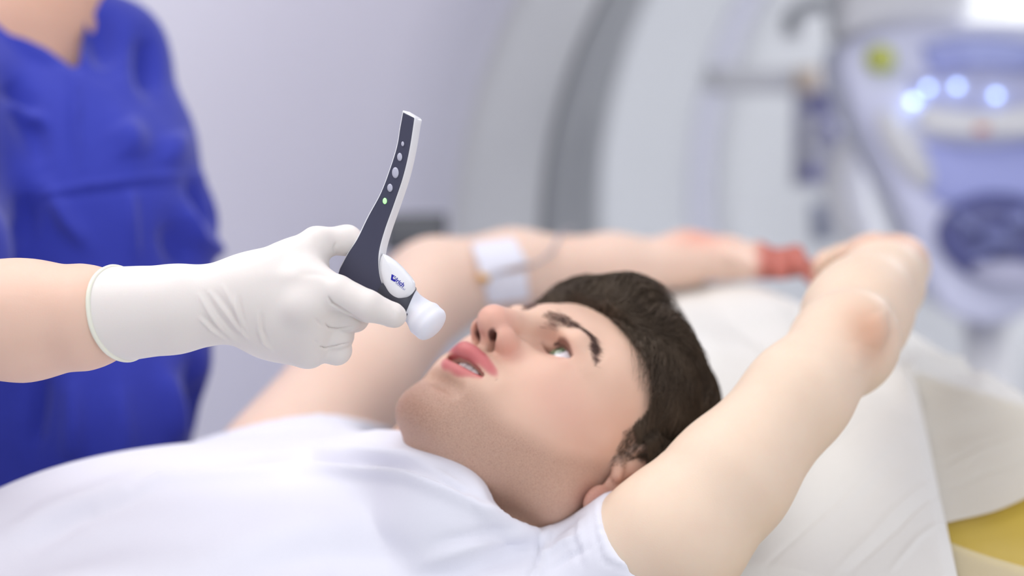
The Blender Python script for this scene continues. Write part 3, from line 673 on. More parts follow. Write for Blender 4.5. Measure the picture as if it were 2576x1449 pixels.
# under-hair cap that gives the hair its body
hd = hairmask(Vh, True); hq = hairmask(Vh)
sel = (hd > 1.5) & ~((Vh[:, 2] < 24) & (Vh[:, 1] > -6) & (hd < 40)) & (hq > .5)
def thick(v, d):
    top = ss(v[:, 2], 40, 88)*ss(v[:, 1], -95, -30); fr = ss(v[:, 1], 0, 50)*ss(v[:, 2], 60, 85)
    lum = snoise(v*np.array([1, .45, 1]), .10, 3)*.5+snoise(v*np.array([1, .4, 1]), .28, 4)*.22
    return .4+(2.5+6*top+11*fr)*(1+.9*lum)*ss(d, -2, 20)
nv_ = enorm(Vh); VcA = Vh+nv_*thick(Vh, hd)[:, None]
fsel = sel[Fh].all(1); used_ = np.unique(Fh[fsel]); rem = np.full(len(Vh), -1); rem[used_] = np.arange(len(used_))
Vc = VcA[used_]; Fc_ = rem[Fh[fsel]]; keep = np.ones(len(Vc), bool); keepf = np.ones(len(Fc_), bool); hdc = hd[used_]
HAIR = mesh('hair', h2c(Vc)/1000, Fc_[keepf], M_hair, PAT)
r_all = rng.choice(len(Vc), 26000); rt = Vc[r_all]; hdr = hdc[r_all]; topness = ss(rt[:, 2], 36, 72)*ss(rt[:, 1], -90, -40)
sh = rt[(topness < .5) & ~((rt[:, 2] < 22) & (rt[:, 1] > -42))]; lg = rt[(topness >= .5) & (hdr > 3)]; lg = np.vstack([lg, lg[rng.random(len(lg)) < .6]])
GB = np.full((72, 72), -1.)
def gbin(u): return ((np.arctan2(u[:, 1], u[:, 0])/(2*np.pi)+.5)*71.99).astype(int), (np.arccos(np.clip(u[:, 2], -1, 1))/np.pi*71.99).astype(int)
qv = (Vc-CC)/CR; rv = np.linalg.norm(qv, axis=1); gi = gbin(qv/rv[:, None]); np.maximum.at(GB, gi, rv)
for _ in range(5):
    Z_ = np.stack([np.roll(GB, (i, j), (0, 1)) for i in (-1, 0, 1) for j in (-1, 0, 1)]); GB = np.where(GB < 0, Z_.max(0), GB)
GB = np.where(GB < 0, .5, GB)
def surf(u): g = gbin(u); return GB[g[0], g[1]]
skr = rng.choice(np.where((hd > -1.5) & (hd < 14) & (hq > .15) & ((Vh[:, 2] > 24) | (Vh[:, 1] < -45)))[0], 5500); rim = Vh[skr]; burn = Vh[rng.choice(np.where((Vh[:, 2] < 26) & (Vh[:, 1] > -42) & (hq > .1))[0], 5500)]; burn = burn+rng.normal(size=burn.shape)*.6; rim = rim+rng.normal(size=rim.shape)*.4
strands('short_hair', np.vstack([sh-enorm(sh)*.5, rim]), flow, 5, 2.4, .20, M_hair, PAT, lambda t, p: .10*(1-t)+0*p[:, 0], .22, 1, surf=surf, clr=.15)
strands('swept_back_hair', lg-enorm(lg)*1.0, flow, 9, 4.2, .30, M_hair, PAT, lambda t, p: (.35-.6*t)*(.5+.9*ss(p[:, 1], -20, 50)), .55, 2, surf=surf, clr=.7)
strands('sideburn_hair', burn, lambda p: np.tile(np.array([0, -.35, -1.]), (len(p), 1)), 3, 1.4, .16, M_hair, PAT, lambda t, p: .10+0*p[:, 0], .1, 6)
# hair tufts that stand out over the forehead and crown
# eyebrows and lashes
def browroots(s, n, seed):
    r = np.random.default_rng(seed); t = r.random(n)**.9; ln = spline([(s*4, 84, 28.5), (s*16, 81, 33), (s*28, 75.5, 34), (s*39, 68, 31), (s*49, 58, 24.5)], 60)
    b = ln[(t*59).astype(int)]; wz = (5.6*(1-t)**.7+1.0)*r.normal(size=n)*.5; b = b+np.stack([r.normal(size=n)*.5, 0*wz, wz], 1); return b, t
Vhs = Vh[(Vh[:, 1] > 40)]
from mathutils.kdtree import KDTree
kd = KDTree(len(Vhs)); [kd.insert(p, i) for i, p in enumerate(Vhs)]; kd.balance()
def snap(P3): return np.array([np.array(kd.find(p)[0]) for p in P3])
for s in (-1, 1):
    b, t = browroots(s, 800 if s < 0 else 420, 5+s); b = snap(b)
    strands('eyebrow', b, lambda p, s=s: np.tile(np.array([s*.9, -.3, .12]), (len(p), 1)), 4, 1.8, .13, M_brow, PAT, lambda t, p: .08+0*p[:, 0], .1, 9)
    ln = spline([(s*18, 72, 20.6), (s*21, 73, 21.6), (s*26, 73, 22.4), (s*34, 69.5, 21), (s*40.5, 63.5, 17.5)], 70)
    strands('eyelashes', snap(ln[rng.integers(0, 70, 170)])+rng.normal(size=(170, 3))*.2, lambda p, s=s: np.tile(np.array([s*.3, .9, .9]), (len(p), 1)), 4, 1.1, .16, M_lash, PAT, lambda t, p: .5-.3*t+0*p[:, 0], .1, 11)

# ---- T-shirt
f = Field((-520, -470, -1520), (200, -40, -680), 2.6)
torso(f, 4)
f.add(ell(Q(440, 1408, 1180), (150, 72, 120)), 46)
bib = spline([Q(860, 1196, 1225), Q(970, 1196, 1150), Q(1060, 1232, 1108), Q(1108, 1290, 1082), Q(1120, 1360, 1072)], 16)
for i in range(15): f.add(cap(bib[i], bib[i+1], 21, 21), 26)
f.add(cap(NS-uu*10, Q(1698, 1346, 1065), 46, 47.5), 12)
FA = Q(890, 960, 1450)-FS; FA /= np.linalg.norm(FA)
f.add(cap(FS, Q(890, 960, 1450), 59, 57), 30)
f.cut((lambda x, y, z: -(np.minimum(1e3, (-((x-SE[0])*SN[0]+(y-SE[1])*SN[1]+(z-SE[2])*SN[2])))*-1)*-1, None, None)) if False else None
SE = Q(1640, 1368, 1065); SN = np.array([.62, .76, .50])
f.plane(SE, SN, 1.5)
FE = Q(752, 1150, 1385); 
FN = np.array([-.24, .93, -.34]); FN /= np.linalg.norm(FN); FE = Q(745, 1118, 1385)
x = f.ax[0][:, None, None]; y = f.ax[1][None, :, None]; z = f.ax[2][None, None, :]
f.D = np.maximum(f.D, ((x-FE[0])*FN[0]+(y-FE[1])*FN[1]+(z-FE[2])*FN[2]).astype(np.float32))
# neck opening
f.add(cap(Q(1180, 1380, 1085), Q(1425, 1412, 1090), 16, 16), 16)
f.cut(cap(h2c((0, -12, -25)), h2c((0, -14, -80)), 63, 61), 4)
f.add(ell(Q(960, 1310, 1150), (70, 45, 60)), 20)
for i in range(15): f.add(cap(bib[i], bib[i+1], 21, 21), 12)
col_line = [Q(900, 1118, 1215), Q(995, 1118, 1150), Q(1085, 1150, 1112), Q(1155, 1200, 1078), Q(1198, 1250, 1062), Q(1215, 1298, 1056), Q(1300, 1335, 1066), Q(1400, 1360, 1085)]
cl = spline(col_line, 30)
for i in range(29): f.add(cap(cl[i], cl[i+1], 4.5, 4.5), 6)
Vs, Fs_ = f.extract(); del f
folds = [([(330, 1232), (396, 1190), (495, 1184), (660, 1174), (759, 1166), (858, 1168), (957, 1168), (1023, 1178), (1122, 1214), (1215, 1262)], 13, -8, .6),
         ([(250, 1275), (396, 1206), (495, 1199), (660, 1190), (759, 1181), (858, 1184), (957, 1184), (1023, 1196), (1122, 1236), (1228, 1284), (1320, 1312)], 17, 7),
         ([(560, 1148), (700, 1142), (880, 1132), (1016, 1142), (1090, 1160)], 14, 4),
         ([(880, 1150), (960, 1158), (1040, 1160), (1120, 1180), (1170, 1215)], 16, -4),
         ([(1030, 1150), (1110, 1180), (1170, 1225), (1200, 1275)], 6, 2.0), ([(1020, 1157), (1100, 1188), (1158, 1232), (1188, 1282)], 4, -1.4),
         ([(1366, 1318), (1352, 1390), (1330, 1470)], 6, -4), ([(1380, 1325), (1366, 1400), (1348, 1470)], 6, 4),
         ([(1060, 1420), (1180, 1378), (1330, 1345)], 18, 4), ([(1080, 1370), (1200, 1345), (1310, 1328)], 14, -3), ([(1040, 1460), (1180, 1430), (1320, 1400)], 20, -4),
         ([(1350, 1378), (1390, 1350), (1430, 1318), (1470, 1290)], 7, -2.4), ([(1360, 1405), (1410, 1370), (1460, 1340)], 8, 3.5), ([(1380, 1440), (1430, 1400), (1480, 1380)], 8, -3), ([(1455, 1300), (1462, 1360), (1480, 1420)], 6, 1.8), ([(1440, 1300), (1446, 1360), (1462, 1430)], 6, -1.8),
         ([(0, 1360), (120, 1290), (300, 1225), (430, 1180)], 26, 5), ([(60, 1390), (200, 1300), (380, 1235)], 24, -5), ([(500, 1400), (700, 1340), (900, 1310), (1010, 1330)], 50, 5), ([(560, 1450), (800, 1390), (1000, 1400)], 40, -5),
         ([(1502, 1262), (1508, 1330), (1530, 1400), (1620, 1440)], 6, 1.6), ([(1488, 1270), (1494, 1330), (1514, 1408), (1600, 1452)], 4, -1.5)]
Vs = smooth_mesh(Vs, Fs_, np.full(len(Vs), .6), 5)
Vs = relief(Vs, Fs_, folds)
Vs = smooth_mesh(Vs, Fs_, np.full(len(Vs), .4), 1)
mesh('t_shirt', Vs/1000, Fs_, M_shirt, PAT)
# ================================================================== CUSHIONS, TABLE, PAPER
def W(px, py, d): return to_world(P(px, py, d))
def tps(A, z, lam=3e-4):
    n = len(A); r = np.linalg.norm(A[:, None]-A[None], axis=2); K = np.where(r > 0, r*r*np.log(r+1e-12), 0)+lam*np.eye(n)
    Pm = np.c_[np.ones(n), A]; M_ = np.block([[K, Pm], [Pm.T, np.zeros((3, 3))]]); w_ = np.linalg.solve(M_, np.r_[z, 0, 0, 0])
    def fn(X, Y):
        q = np.stack([np.ravel(X), np.ravel(Y)], 1); r = np.linalg.norm(q[:, None]-A[None], axis=2); Kq = np.where(r > 0, r*r*np.log(r+1e-12), 0)
        return (Kq@w_[:n]+np.c_[np.ones(len(q)), q]@w_[n:]).reshape(np.shape(X))
    return fn
# height of the paper-covered arm cushion, sampled where the photograph shows it
ctrl = [(1900, 1449, 1.12), (2250, 1449, 1.12), (2560, 1449, 1.12), (2150, 1150, 1.22), (2450, 1250, 1.22), (1660, 735, 1.66), (1740, 702, 1.66), (1880, 680, 1.64), (2060, 716, 1.58), (2290, 800, 1.52),
        (2470, 880, 1.46), (2330, 960, 1.38), (2560, 1010, 1.34), (1880, 850, 1.46), (1730, 930, 1.33), (1450, 1250, 1.25)]
CP = np.array([W(*c) for c in ctrl]); hb = tps(CP[:, :2], CP[:, 2])
def sheet(name, outline_fn, nx, nd, m, parent, offs, extra=None, thick=None):
    """outline_fn(u,v)->(X,Y) world; surface follows the cushion height + offs"""
    u, v = np.meshgrid(np.linspace(0, 1, nx), np.linspace(0, 1, nd), indexing='ij'); X, Y = outline_fn(u, v); Z = hb(X, Y)+offs
    if extra is not None: Z = Z+extra(u, v, X, Y)
    V = np.stack([X.ravel(), Y.ravel(), Z.ravel()], 1); i = np.arange(nx*nd).reshape(nx, nd)
    Fc = np.stack([i[:-1, :-1], i[1:, :-1], i[1:, 1:], i[:-1, 1:]], -1).reshape(-1, 4)
    o = mesh(name, V, Fc, m, parent, world=True)
    if thick: s = o.modifiers.new('thick', 'SOLIDIFY'); s.thickness = thick; s.offset = -1
    return o
def bil(c00, c10, c11, c01):
    c = [np.array(W(*q)[:2]) for q in (c00, c10, c11, c01)]
    def fn(u, v):
        p = (1-u)[..., None]*(1-v)[..., None]*c[0]+u[..., None]*(1-v)[..., None]*c[1]+u[..., None]*v[..., None]*c[2]+(1-u)[..., None]*v[..., None]*c[3]
        return p[..., 0], p[..., 1]
    return fn
def skirt(u, v, X, Y, w=.04, drop=.16, sides='lrfb'):
    e = np.full(u.shape, 9.)
    if 'l' in sides: e = np.minimum(e, u)
    if 'r' in sides: e = np.minimum(e, 1-u)
    if 'f' in sides: e = np.minimum(e, 1-v)
    if 'b' in sides: e = np.minimum(e, v)
    return -drop*(1-np.clip(e/w, 0, 1))**2
def onpap(px, py):
    lo, hi = .8, 2.2
    for _ in range(40):
        m = (lo+hi)/2; w_ = W(px, py, m)
        if w_[2] > float(hb(np.array([w_[0]]), np.array([w_[1]]))[0]): lo = m
        else: hi = m
    return (px, py, m)
def C2(x, y): return tuple((x-1540)*0+q for q in (1540+x/2.226, 798+y/2.226))     # reading from an enlarged view
def creases(lines):
    L = [(np.array([W(*onpap(*q))[:2] for q in ln]), w_, h) for ln, w_, h in lines]
    def fn(u, v, X, Y):
        q = np.stack([X.ravel(), Y.ravel()], 1); z = np.zeros(len(q))
        for ln, w_, h in L: d, t, sd = polyd(q, ln); z += h*np.exp(-(d/w_)**2)*np.sin(np.pi*np.clip(t, .03, .97))**.4
        return z.reshape(X.shape)
    return fn
def tent(name, cs, n1, n2, m, parent, off, ex): return sheet(name, bil(*[onpap(*c) for c in cs]), n1, n2, m, parent, off, ex)
CUR = thing('arm_cushion', W(2000, 1000, 1.4)-np.array([0, 0, .2]), 'white cushion under the paper sheet, supporting the raised arms and head', 'cushion')
sheet('pad', bil((1350, 1500, 1.18), (2200, 1560, 1.12), onpap(2290, 850), (1560, 730, 1.70)), 70, 70, M_pill, CUR, -.008, lambda u, v, X, Y: skirt(u, v, X, Y, .07, .10), .02)
main = creases([([C2(1040, 960), C2(1300, 700), C2(1640, 430)], .0016, -.0009), ([C2(860, 1430), C2(1150, 1150), C2(1400, 920), C2(1700, 700)], .0016, -.0010), ([C2(1330, 1440), C2(1600, 1210), C2(1870, 980)], .0018, -.0013),
    ([C2(1240, 1449), C2(1500, 1200), C2(1840, 930)], .003, .0010), ([C2(1560, 1449), C2(1720, 1270), C2(1900, 1150)], .0022, .0012), ([C2(1100, 1250), C2(1350, 1000), C2(1500, 860)], .006, .0016), ([C2(1180, 1130), C2(1400, 1000), C2(1720, 760)], .009, -.0018),
    ([C2(1600, 300), C2(1640, 400), C2(1700, 520)], .012, .004), ([C2(1500, 560), C2(1620, 620), C2(1700, 800)], .02, .003), ([(1740, 720), (1900, 860), (1990, 960)], .010, -.003), ([(1850, 700), (1960, 800), (1985, 900)], .012, .003), ([(1700, 760), (1790, 870), (1800, 950)], .012, .003)])
PAPER = thing('paper_sheet', W(2200, 1200, 1.25)-np.array([0, 0, .02]), 'crinkled white paper sheet over the cushion, under the near arm', 'paper')
sheet('sheet', bil((1300, 1600, 1.16), (2430, 1560, 1.08), onpap(2268, 880), (1560, 722, 1.72)), 300, 300, M_paper, PAPER, .0035, lambda u, v, X, Y: main(u, v, X, Y)+.0012*np.sin(60*X+20*Y+2*np.sin(14*Y))*ss(u, .3, .6)+skirt(u, v, X, Y, .03, .03, 'b')-.003*ss(u, .965, 1))
rc = creases([([C2(1830, 820), C2(2080, 700), C2(2306, 620)], .0016, -.0010), ([C2(1850, 850), C2(2080, 740), C2(2306, 660)], .0016, .0010), ([C2(1880, 950), C2(2100, 860), C2(2306, 800)], .0016, -.0012), ([C2(1760, 580), C2(2000, 490), C2(2200, 400)], .0018, -.0010),
    ([C2(1740, 215), C2(1900, 250), C2(2150, 228)], .008, .006), ([C2(1740, 215), C2(1690, 300), C2(1665, 400)], .008, .006), ([C2(2150, 228), C2(2100, 300), C2(2070, 400)], .009, .004), ([C2(1800, 330), C2(1950, 300), C2(2080, 300)], .012, -.005), ([C2(1760, 700), C2(1900, 640), C2(2200, 560)], .014, -.003)])
PAP2 = thing('paper_sheet', W(2450, 1100, 1.3)-np.array([0, 0, .05]), 'thin creamy paper layer along the right edge, over the yellow pad', 'paper')
tent('sheet', [(2300, 1340), (2720, 1176), (2600, 1000), (2230, 785)], 160, 180, M_thin, PAP2, -.0005, lambda u, v, X, Y: rc(u, v, X, Y)+skirt(u, v, X, Y, .08, .03, 'r'))
PAP3 = thing('paper_sheet', W(2350, 1440, 1.1)-np.array([0, 0, .02]), 'translucent paper corner lying on the mustard pad, bottom right of the picture', 'paper')
tent('sheet', [(1950, 1600), (2760, 1600), (2760, 1462), (2300, 1310)], 60, 60, M_thin2, PAP3, -.004, lambda u, v, X, Y: 0*u)
YP = thing('table_pad', W(2300, 1400, 1.15)-np.array([0, 0, .1]), 'mustard yellow vinyl table pad showing at the bottom right corner', 'mattress')
sheet('vinyl_cover', bil((1950, 1800, 1.02), (2900, 1700, 1.00), onpap(2610, 1000), onpap(2290, 900)), 50, 50, M_yellow, YP, -.010, lambda u, v, X, Y: skirt(u, v, X, Y, .06, .03, 'lrb'), .03)
# scanner table under everything
tz = float(to_world(Vt/1000)[:, 2].min())-.005; print('tz', tz)
TB = thing('scanner_table', (.25, 1.35, 0), 'long white scanner table carrying the patient, mostly hidden by cushions and paper', 'table')
ax_ = np.array([.76, .64, 0]); ax_ /= np.linalg.norm(ax_); bx_ = np.array([-ax_[1], ax_[0], 0]); c0 = np.array([.02, 1.27, tz-.06])
def wbox(name, c, a, b, h, hx, hy, hz, m, parent, bev=.01):
    V = [np.array(c)+sx*hx*a+sy*hy*b+sz*hz*np.array([0, 0, 1.]) for sx in (-1, 1) for sy in (-1, 1) for sz in (-1, 1)]
    o = mesh(name, V, [(0, 1, 3, 2), (4, 6, 7, 5), (0, 4, 5, 1), (2, 3, 7, 6), (0, 2, 6, 4), (1, 5, 7, 3)], m, parent, world=True)
    bb = o.modifiers.new('bevel', 'BEVEL'); bb.width = bev; bb.segments = 3; return o
wbox('table_top', c0+ax_*.0, ax_, bx_, 0, .95, .205, .03, M_white, TB, .02)
wbox('pedestal', np.array([c0[0], c0[1], (tz-.09)/2]), ax_, bx_, 0, .5, .16, (tz-.09)/2, M_white, TB, .03)
# ---- dressing and line on the far elbow
DR = thing('iv_dressing', W(1260, 680, 1.54), 'white gauze dressing taped over the far elbow crease, pad above pad', 'dressing')
AV = Vb/1000; AN = vnormals(Vb, Fb); apx = topx(Vb); facing = (AN*(-Vb)).sum(1) > 0
def armdepth(x, y, rad=14):
    m = facing & (np.hypot(apx[:, 0]-x, apx[:, 1]-y) < rad)
    return float(-Vb[m, 2].mean())/1000 if m.any() else None
def patch(name, poly, m, parent, lift, th=.002, nz=0):
    (a, b, c, d) = [np.array(q, float) for q in poly]; n = 18; V = []; last = 1.55
    for i in range(n):
        for j in range(n):
            u, v = i/(n-1), j/(n-1); q = (1-u)*(1-v)*a+u*(1-v)*b+u*v*c+(1-u)*v*d; dd = armdepth(*q) or last; last = dd; V.append([q[0], q[1], dd])
    V = np.array(V); D = V[:, 2].reshape(n, n)
    for _ in range(6): D[1:-1, 1:-1] = (D[:-2, 1:-1]+D[2:, 1:-1]+D[1:-1, :-2]+D[1:-1, 2:])/4; D[0] = D[1]; D[-1] = D[-2]; D[:, 0] = D[:, 1]; D[:, -1] = D[:, -2]
    D = D-lift-nz*np.sin(np.arange(n)*1.1)[:, None]*np.cos(np.arange(n)*.8)[None]
    V = np.array([P(x, y, dd) for (x, y), dd in zip(V[:, :2], D.ravel())]); i = np.arange(n*n).reshape(n, n)
    o = mesh(name, V, np.stack([i[:-1, :-1], i[:-1, 1:], i[1:, 1:], i[1:, :-1]], -1).reshape(-1, 4), m, parent); s = o.modifiers.new('thick', 'SOLIDIFY'); s.thickness = th; s.offset = 1; return o
patch('lower_pad', [(1210, 690), (1325, 682), (1332, 752), (1228, 766)], M_tape, DR, .003, .002, .0002)
patch('upper_pad', [(1185, 612), (1290, 598), (1328, 660), (1212, 696)], M_tape, DR, .007, .003, .0004)
c = P(1214, 694, (armdepth(1214, 694) or 1.52)-.008); v, f_ = tube([c-np.array([.004, .0, 0]), c+np.array([.006, -.004, .0])], .0035, 10); mesh('orange_hub', v, f_, mat('orange_hub', (.75, .42, .12), .4), DR, label=None) if False else mesh('orange_hub', v, f_, mat('orange_hub', (.75, .42, .12), .4), DR)
pts = [(1300, 668), (1330, 668), (1362, 655), (1388, 632), (1402, 605), (1412, 585), (1440, 572)]
tp = [P(x, y, (armdepth(x, y, 20) or 1.56)-.004) for x, y in pts]; v, f_ = tube(spline(tp, 40), .0013, 8)
o = mesh('infusion_line', v, f_, mat('clear_grey_line', (.42, .40, .44), .3, .5)); setp(o, 'thin grey infusion line looping over the far forearm from the dressing', 'tube')
# ================================================================== NURSE: body, gloves, tunic
NUR = thing('nurse', W(60, 700, 1.42)*np.array([1, 1, 0]), 'person in a blue V-neck scrub tunic standing at left, holding the handheld reader', 'person')
HZ = 1020.
# --- forearm skin + neck and chest skin
f = Field((-640, -60, -1130), (-190, 40, -900), 2.0)
f.add(cap(Q(-420, 790, 1060), Q(60, 806, 1035), 42, 35.5)); f.add(cap(Q(60, 806, 1035), Q(215, 798, 1028), 35.5, 31.5), 12); f.add(cap(Q(215, 798, 1028), Q(330, 790, 1026), 31.5, 22), 6)
Vf, Ff = f.extract(); del f
Cf = arm_skin(Vf, (232, 198, 178))
f = Field((-600, -160, -1570), (-180, 470, -990), 4)
f.add(cap(Q(100, -560, 1470), Q(105, -60, 1508), 52, 50)); f.add(cap(Q(105, -60, 1508), Q(130, 230, 1526), 50, 46), 50)
f.add(cap(Q(100, 100, 1490), Q(60, 900, 1480), 60, 70), 40)
f.add(cap(Q(60, 60, 1480), Q(-90, 170, 1470), 40, 42), 30)
f.add(cap(Q(-90, 170, 1470), Q(-420, 790, 1062), 40, 40), 16)
f.add(ell(Q(110, -820, 1420), (74, 110, 92)), 30); f.add(ell(Q(150, -700, 1360), (50, 60, 45)), 30)
f.add(cap(Q(60, 60, 1530), Q(250, 120, 1530), 34, 30), 20)
Vn, Fn = f.extract(); del f
Cn = arm_skin(Vn, (214, 172, 150))
nb = mesh('body', np.vstack([Vf, Vn])/1000, np.vstack([Ff, Fn+len(Vf)]), M_skin, NUR); colattr(nb, np.vstack([Cf, Cn])); fattr(nb, np.zeros(len(Vf)+len(Vn)), 'stubble')
# --- head hair so the figure is complete above the frame
f = Field((-560, 300, -1600), (-280, 620, -1250), 6); f.add(ell(Q(100, -850, 1445), (84, 112, 98))); f.add(cap(Q(90, -800, 1500), Q(90, -560, 1510), 46, 30), 30)
f.cut(ell(Q(160, -740, 1330), (58, 90, 60)), 10); Vx, Fx = f.extract(); del f
mesh('hair', Vx/1000, Fx, M_hair, NUR)
# --- tunic
f = Field((-760, -760, -1640), (-120, 300, -1180), 3.4)
def Qs(x, y, d): return Q(x, y, d)
spine = [(130, 60, 1480, 95), (120, 300, 1470, 118), (150, 560, 1460, 122), (150, 900, 1450, 124), (140, 1300, 1450, 132), (120, 1900, 1450, 142), (100, 2600, 1450, 150)]
f.add(ecap(Qs(10, 150, 1500), Qs(225, 140, 1500), 62, 54, (0, 0, 1), .9))
f.add(ecap(Qs(20, 360, 1480), Qs(190, 360, 1470), 92, 84, (0, 0, 1), .85), 60)
f.add(ecap(Qs(20, 620, 1460), Qs(225, 600, 1450), 98, 94, (0, 0, 1), .85), 60)
f.add(ecap(Qs(0, 1000, 1450), Qs(205, 1000, 1440), 100, 100, (0, 0, 1), .85), 60)
f.add(ecap(Qs(40, 1500, 1450), Qs(230, 1500, 1440), 110, 110, (0, 0, 1), .85), 60)
f.add(ecap(Qs(40, 2300, 1450), Qs(230, 2300, 1440), 118, 118, (0, 0, 1), .85), 60)
f.add(cap(Qs(200, 80, 1505), Qs(290, 130, 1505), 40, 44), 20)
f.add(cap(Qs(290, 130, 1505), Qs(352, 350, 1490), 44, 46), 16)      # near shoulder and sleeve
f.add(cap(Qs(350, 350, 1490), Qs(415, 560, 1470), 45, 42), 16)
f.add(cap(Qs(415, 560, 1470), Qs(425, 900, 1450), 42, 38), 16)
f.add(cap(Qs(-90, 170, 1470), Qs(-190, 560, 1350), 62, 66), 30)     # sleeve of the working arm
f.add(cap(Qs(-190, 560, 1350), Qs(-150, 640, 1300), 62, 56), 20)
f.add(cap(Qs(-90, 170, 1470), Qs(-250, 470, 1272), 56, 52), 20)
# V opening: wedge in front of the neck
def vcut():
    A1, A2, B = Q(-60, -20, 1380), Q(208, -40, 1380), Q(194, 172, 1380)
    a1 = np.array([(-60-CX)/F, -(-20-CY)/F]); b1 = np.array([(194-CX)/F, -(172-CY)/F]); a2 = np.array([(206-CX)/F, -(-40-CY)/F])
    def fn(x, y, z):
        u = x/-z; w_ = y/-z
        n1 = np.array([-(b1-a1)[1], (b1-a1)[0]]); n1 /= np.linalg.norm(n1); n2 = np.array([(b1-a2)[1], -(b1-a2)[0]]); n2 /= np.linalg.norm(n2)
        if n1[1] > 0: n1 = -n1
        if n2[0] < 0: n2 = -n2
        d1 = ((u-a1[0])*n1[0]+(w_-a1[1])*n1[1])*1400; d2 = ((u-a2[0])*n2[0]+(w_-a2[1])*n2[1])*1400
        return (np.maximum(np.maximum(d1, d2), -(z+1540))+0*z).astype(np.float32)
    return fn, np.array([-700, 100, -1510.]), np.array([-200, 420., -1190.])
f.cut(vcut(), 5)
Vu, Fu = f.extract(); del f
Vu = relief(Vu, Fu, [([(0, 40), (90, 122), (190, 196)], 12, 2), ([(222, -20), (218, 80), (206, 190)], 10, 2),
    ([(194, 178), (196, 320), (198, 450)], 9, 4), ([(184, 190), (184, 320), (188, 450)], 10, -5),
    ([(90, 495), (200, 470), (330, 452), (480, 442), (545, 450)], 8, 3), ([(90, 510), (200, 484), (330, 466), (480, 456)], 9, -3),
    ([(235, 20), (255, 90), (280, 160)], 34, -18.0), ([(370, 90), (375, 160), (385, 230)], 26, -18.0), ([(300, 300), (330, 350), (340, 400)], 40, 13.5), ([(430, 330), (440, 370), (435, 420)], 36, 12.0),
    ([(30, 250), (70, 285), (110, 310)], 16, 12.0), ([(20, 200), (60, 260), (100, 420)], 30, -13.5), ([(480, 450), (515, 500), (545, 570)], 18, -15.0), ([(470, 520), (500, 600), (560, 640)], 20, 13.5),
    ([(430, 560), (450, 620), (470, 660)], 30, -13.5), ([(60, 480), (70, 540), (60, 620)], 22, -13.5), ([(120, 470), (170, 560), (220, 620)], 24, 10.5), ([(330, 480), (335, 560), (345, 650)], 16, 9.0),
    ([(100, 930), (95, 1030), (90, 1130)], 26, -15.0), ([(180, 950), (185, 1050), (180, 1150)], 24, 12.0), ([(420, 930), (440, 1020), (450, 1110)], 26, 13.5), ([(490, 900), (500, 1000), (510, 1110)], 22, -15.0), ([(300, 960), (310, 1080), (300, 1200)], 30, 9.0)])
Vu = Vu+vnormals(Vu, Fu)*(snoise(Vu, .018, 21)*2.2+snoise(Vu*np.array([1, .5, 1]), .04, 22)*1.3)[:, None]
tun = mesh('scrub_tunic', Vu/1000, Fu, M_scrub, NUR)
zt = to_world(Q(140, 2600, 1450)/1000)[2]
# --- trousers and shoes to the floor
sole = np.array([to_world(Q(140, 1500, 1450)/1000)[0], to_world(Q(140, 1500, 1450)/1000)[1], 0])
V = []; Fc = []
for s in (-1, 1):
    path = [sole+np.array([s*.075, 0, .06]), sole+np.array([s*.08, -.005, .45]), sole+np.array([s*.07, 0, .92])]; v, ff = tube(spline(path, 12), np.linspace(.075, .105, 12), 20); b0 = len(V); V += list(v); Fc += [tuple(i+b0 for i in q) for q in ff]
mesh('trousers', V, Fc, M_scrub, NUR, world=True)
for s in (-1, 1): wbox('shoe', sole+np.array([s*.08, -.04, .04]), np.array([1., 0, 0]), np.array([0, 1., 0]), 0, .045, .13, .038, M_white, NUR, .03)

# --- gloved hand, one skin from cuff to fingertips
f = Field((-262, -60, -1105), (-55, 50, -960), .85)
yw = np.array([0, 1., 0])
f.add(ecap(Q(200, 797, 1024), Q(440, 777, 1022), 30.6, 26.6, (0, 0, 1), .92))
f.add(ecap(Q(440, 778, 1022), Q(610, 757, 1020), 26.6, 23.6, (0, 0, 1), .85), 4)
f.add(ecap(Q(600, 757, 1020), Q(680, 762, 1022), 23.2, 23.5, (0, 0, 1), .75), 8)
# metacarpals / back of hand
f.add(ecap(Q(660, 740, 1024), Q(765, 735, 1026), 19, 17, (0, 0, 1), .8), 16)
f.add(cap(Q(650, 775, 1026), Q(775, 775, 1020), 18, 15), 14)
f.add(cap(Q(655, 800, 1030), Q(770, 820, 1022), 16, 13.5), 14)
f.add(cap(Q(665, 815, 1036), Q(770, 858, 1028), 14, 12), 14)
f.add(cap(Q(690, 830, 1040), Q(775, 882, 1034), 11, 10), 12)
f.add(ell(Q(700, 800, 1042), (24, 24, 14)), 14)
f.add(cap(Q(640, 725, 1024), Q(740, 665, 1030), 15, 13.5), 16)       # thumb metacarpal
f.add(cap(Q(740, 665, 1030), Q(796, 612, 1034), 13, 9.6), 10)
f.add(ell(Q(745, 700, 1036), (18, 16, 12)), 12)                       # web
f.add(cap(Q(770, 735, 1016), Q(772, 790, 1016), 11, 10), 12)
# thumb: proximal knuckle at the top, bends behind the reader
f.add(cap(Q(796, 610, 1034), Q(872, 604, 1045), 9.3, 8.8), 5)
f.add(cap(Q(872, 604, 1045), Q(905, 622, 1058), 8.8, 7.5), 4)
# index along the front of the reader
f.add(cap(Q(770, 712, 1016), Q(848, 736, 1008), 12.8, 10.6), 10)
f.add(cap(Q(848, 736, 1008), Q(925, 770, 1005), 10.6, 9.5), 2)
f.add(cap(Q(925, 770, 1005), Q(989, 793, 1008), 9.5, 7.4), 2)
f.add(cap(Q(989, 793, 1008), Q(995, 796, 1009), 7.4, 6.6), 2)
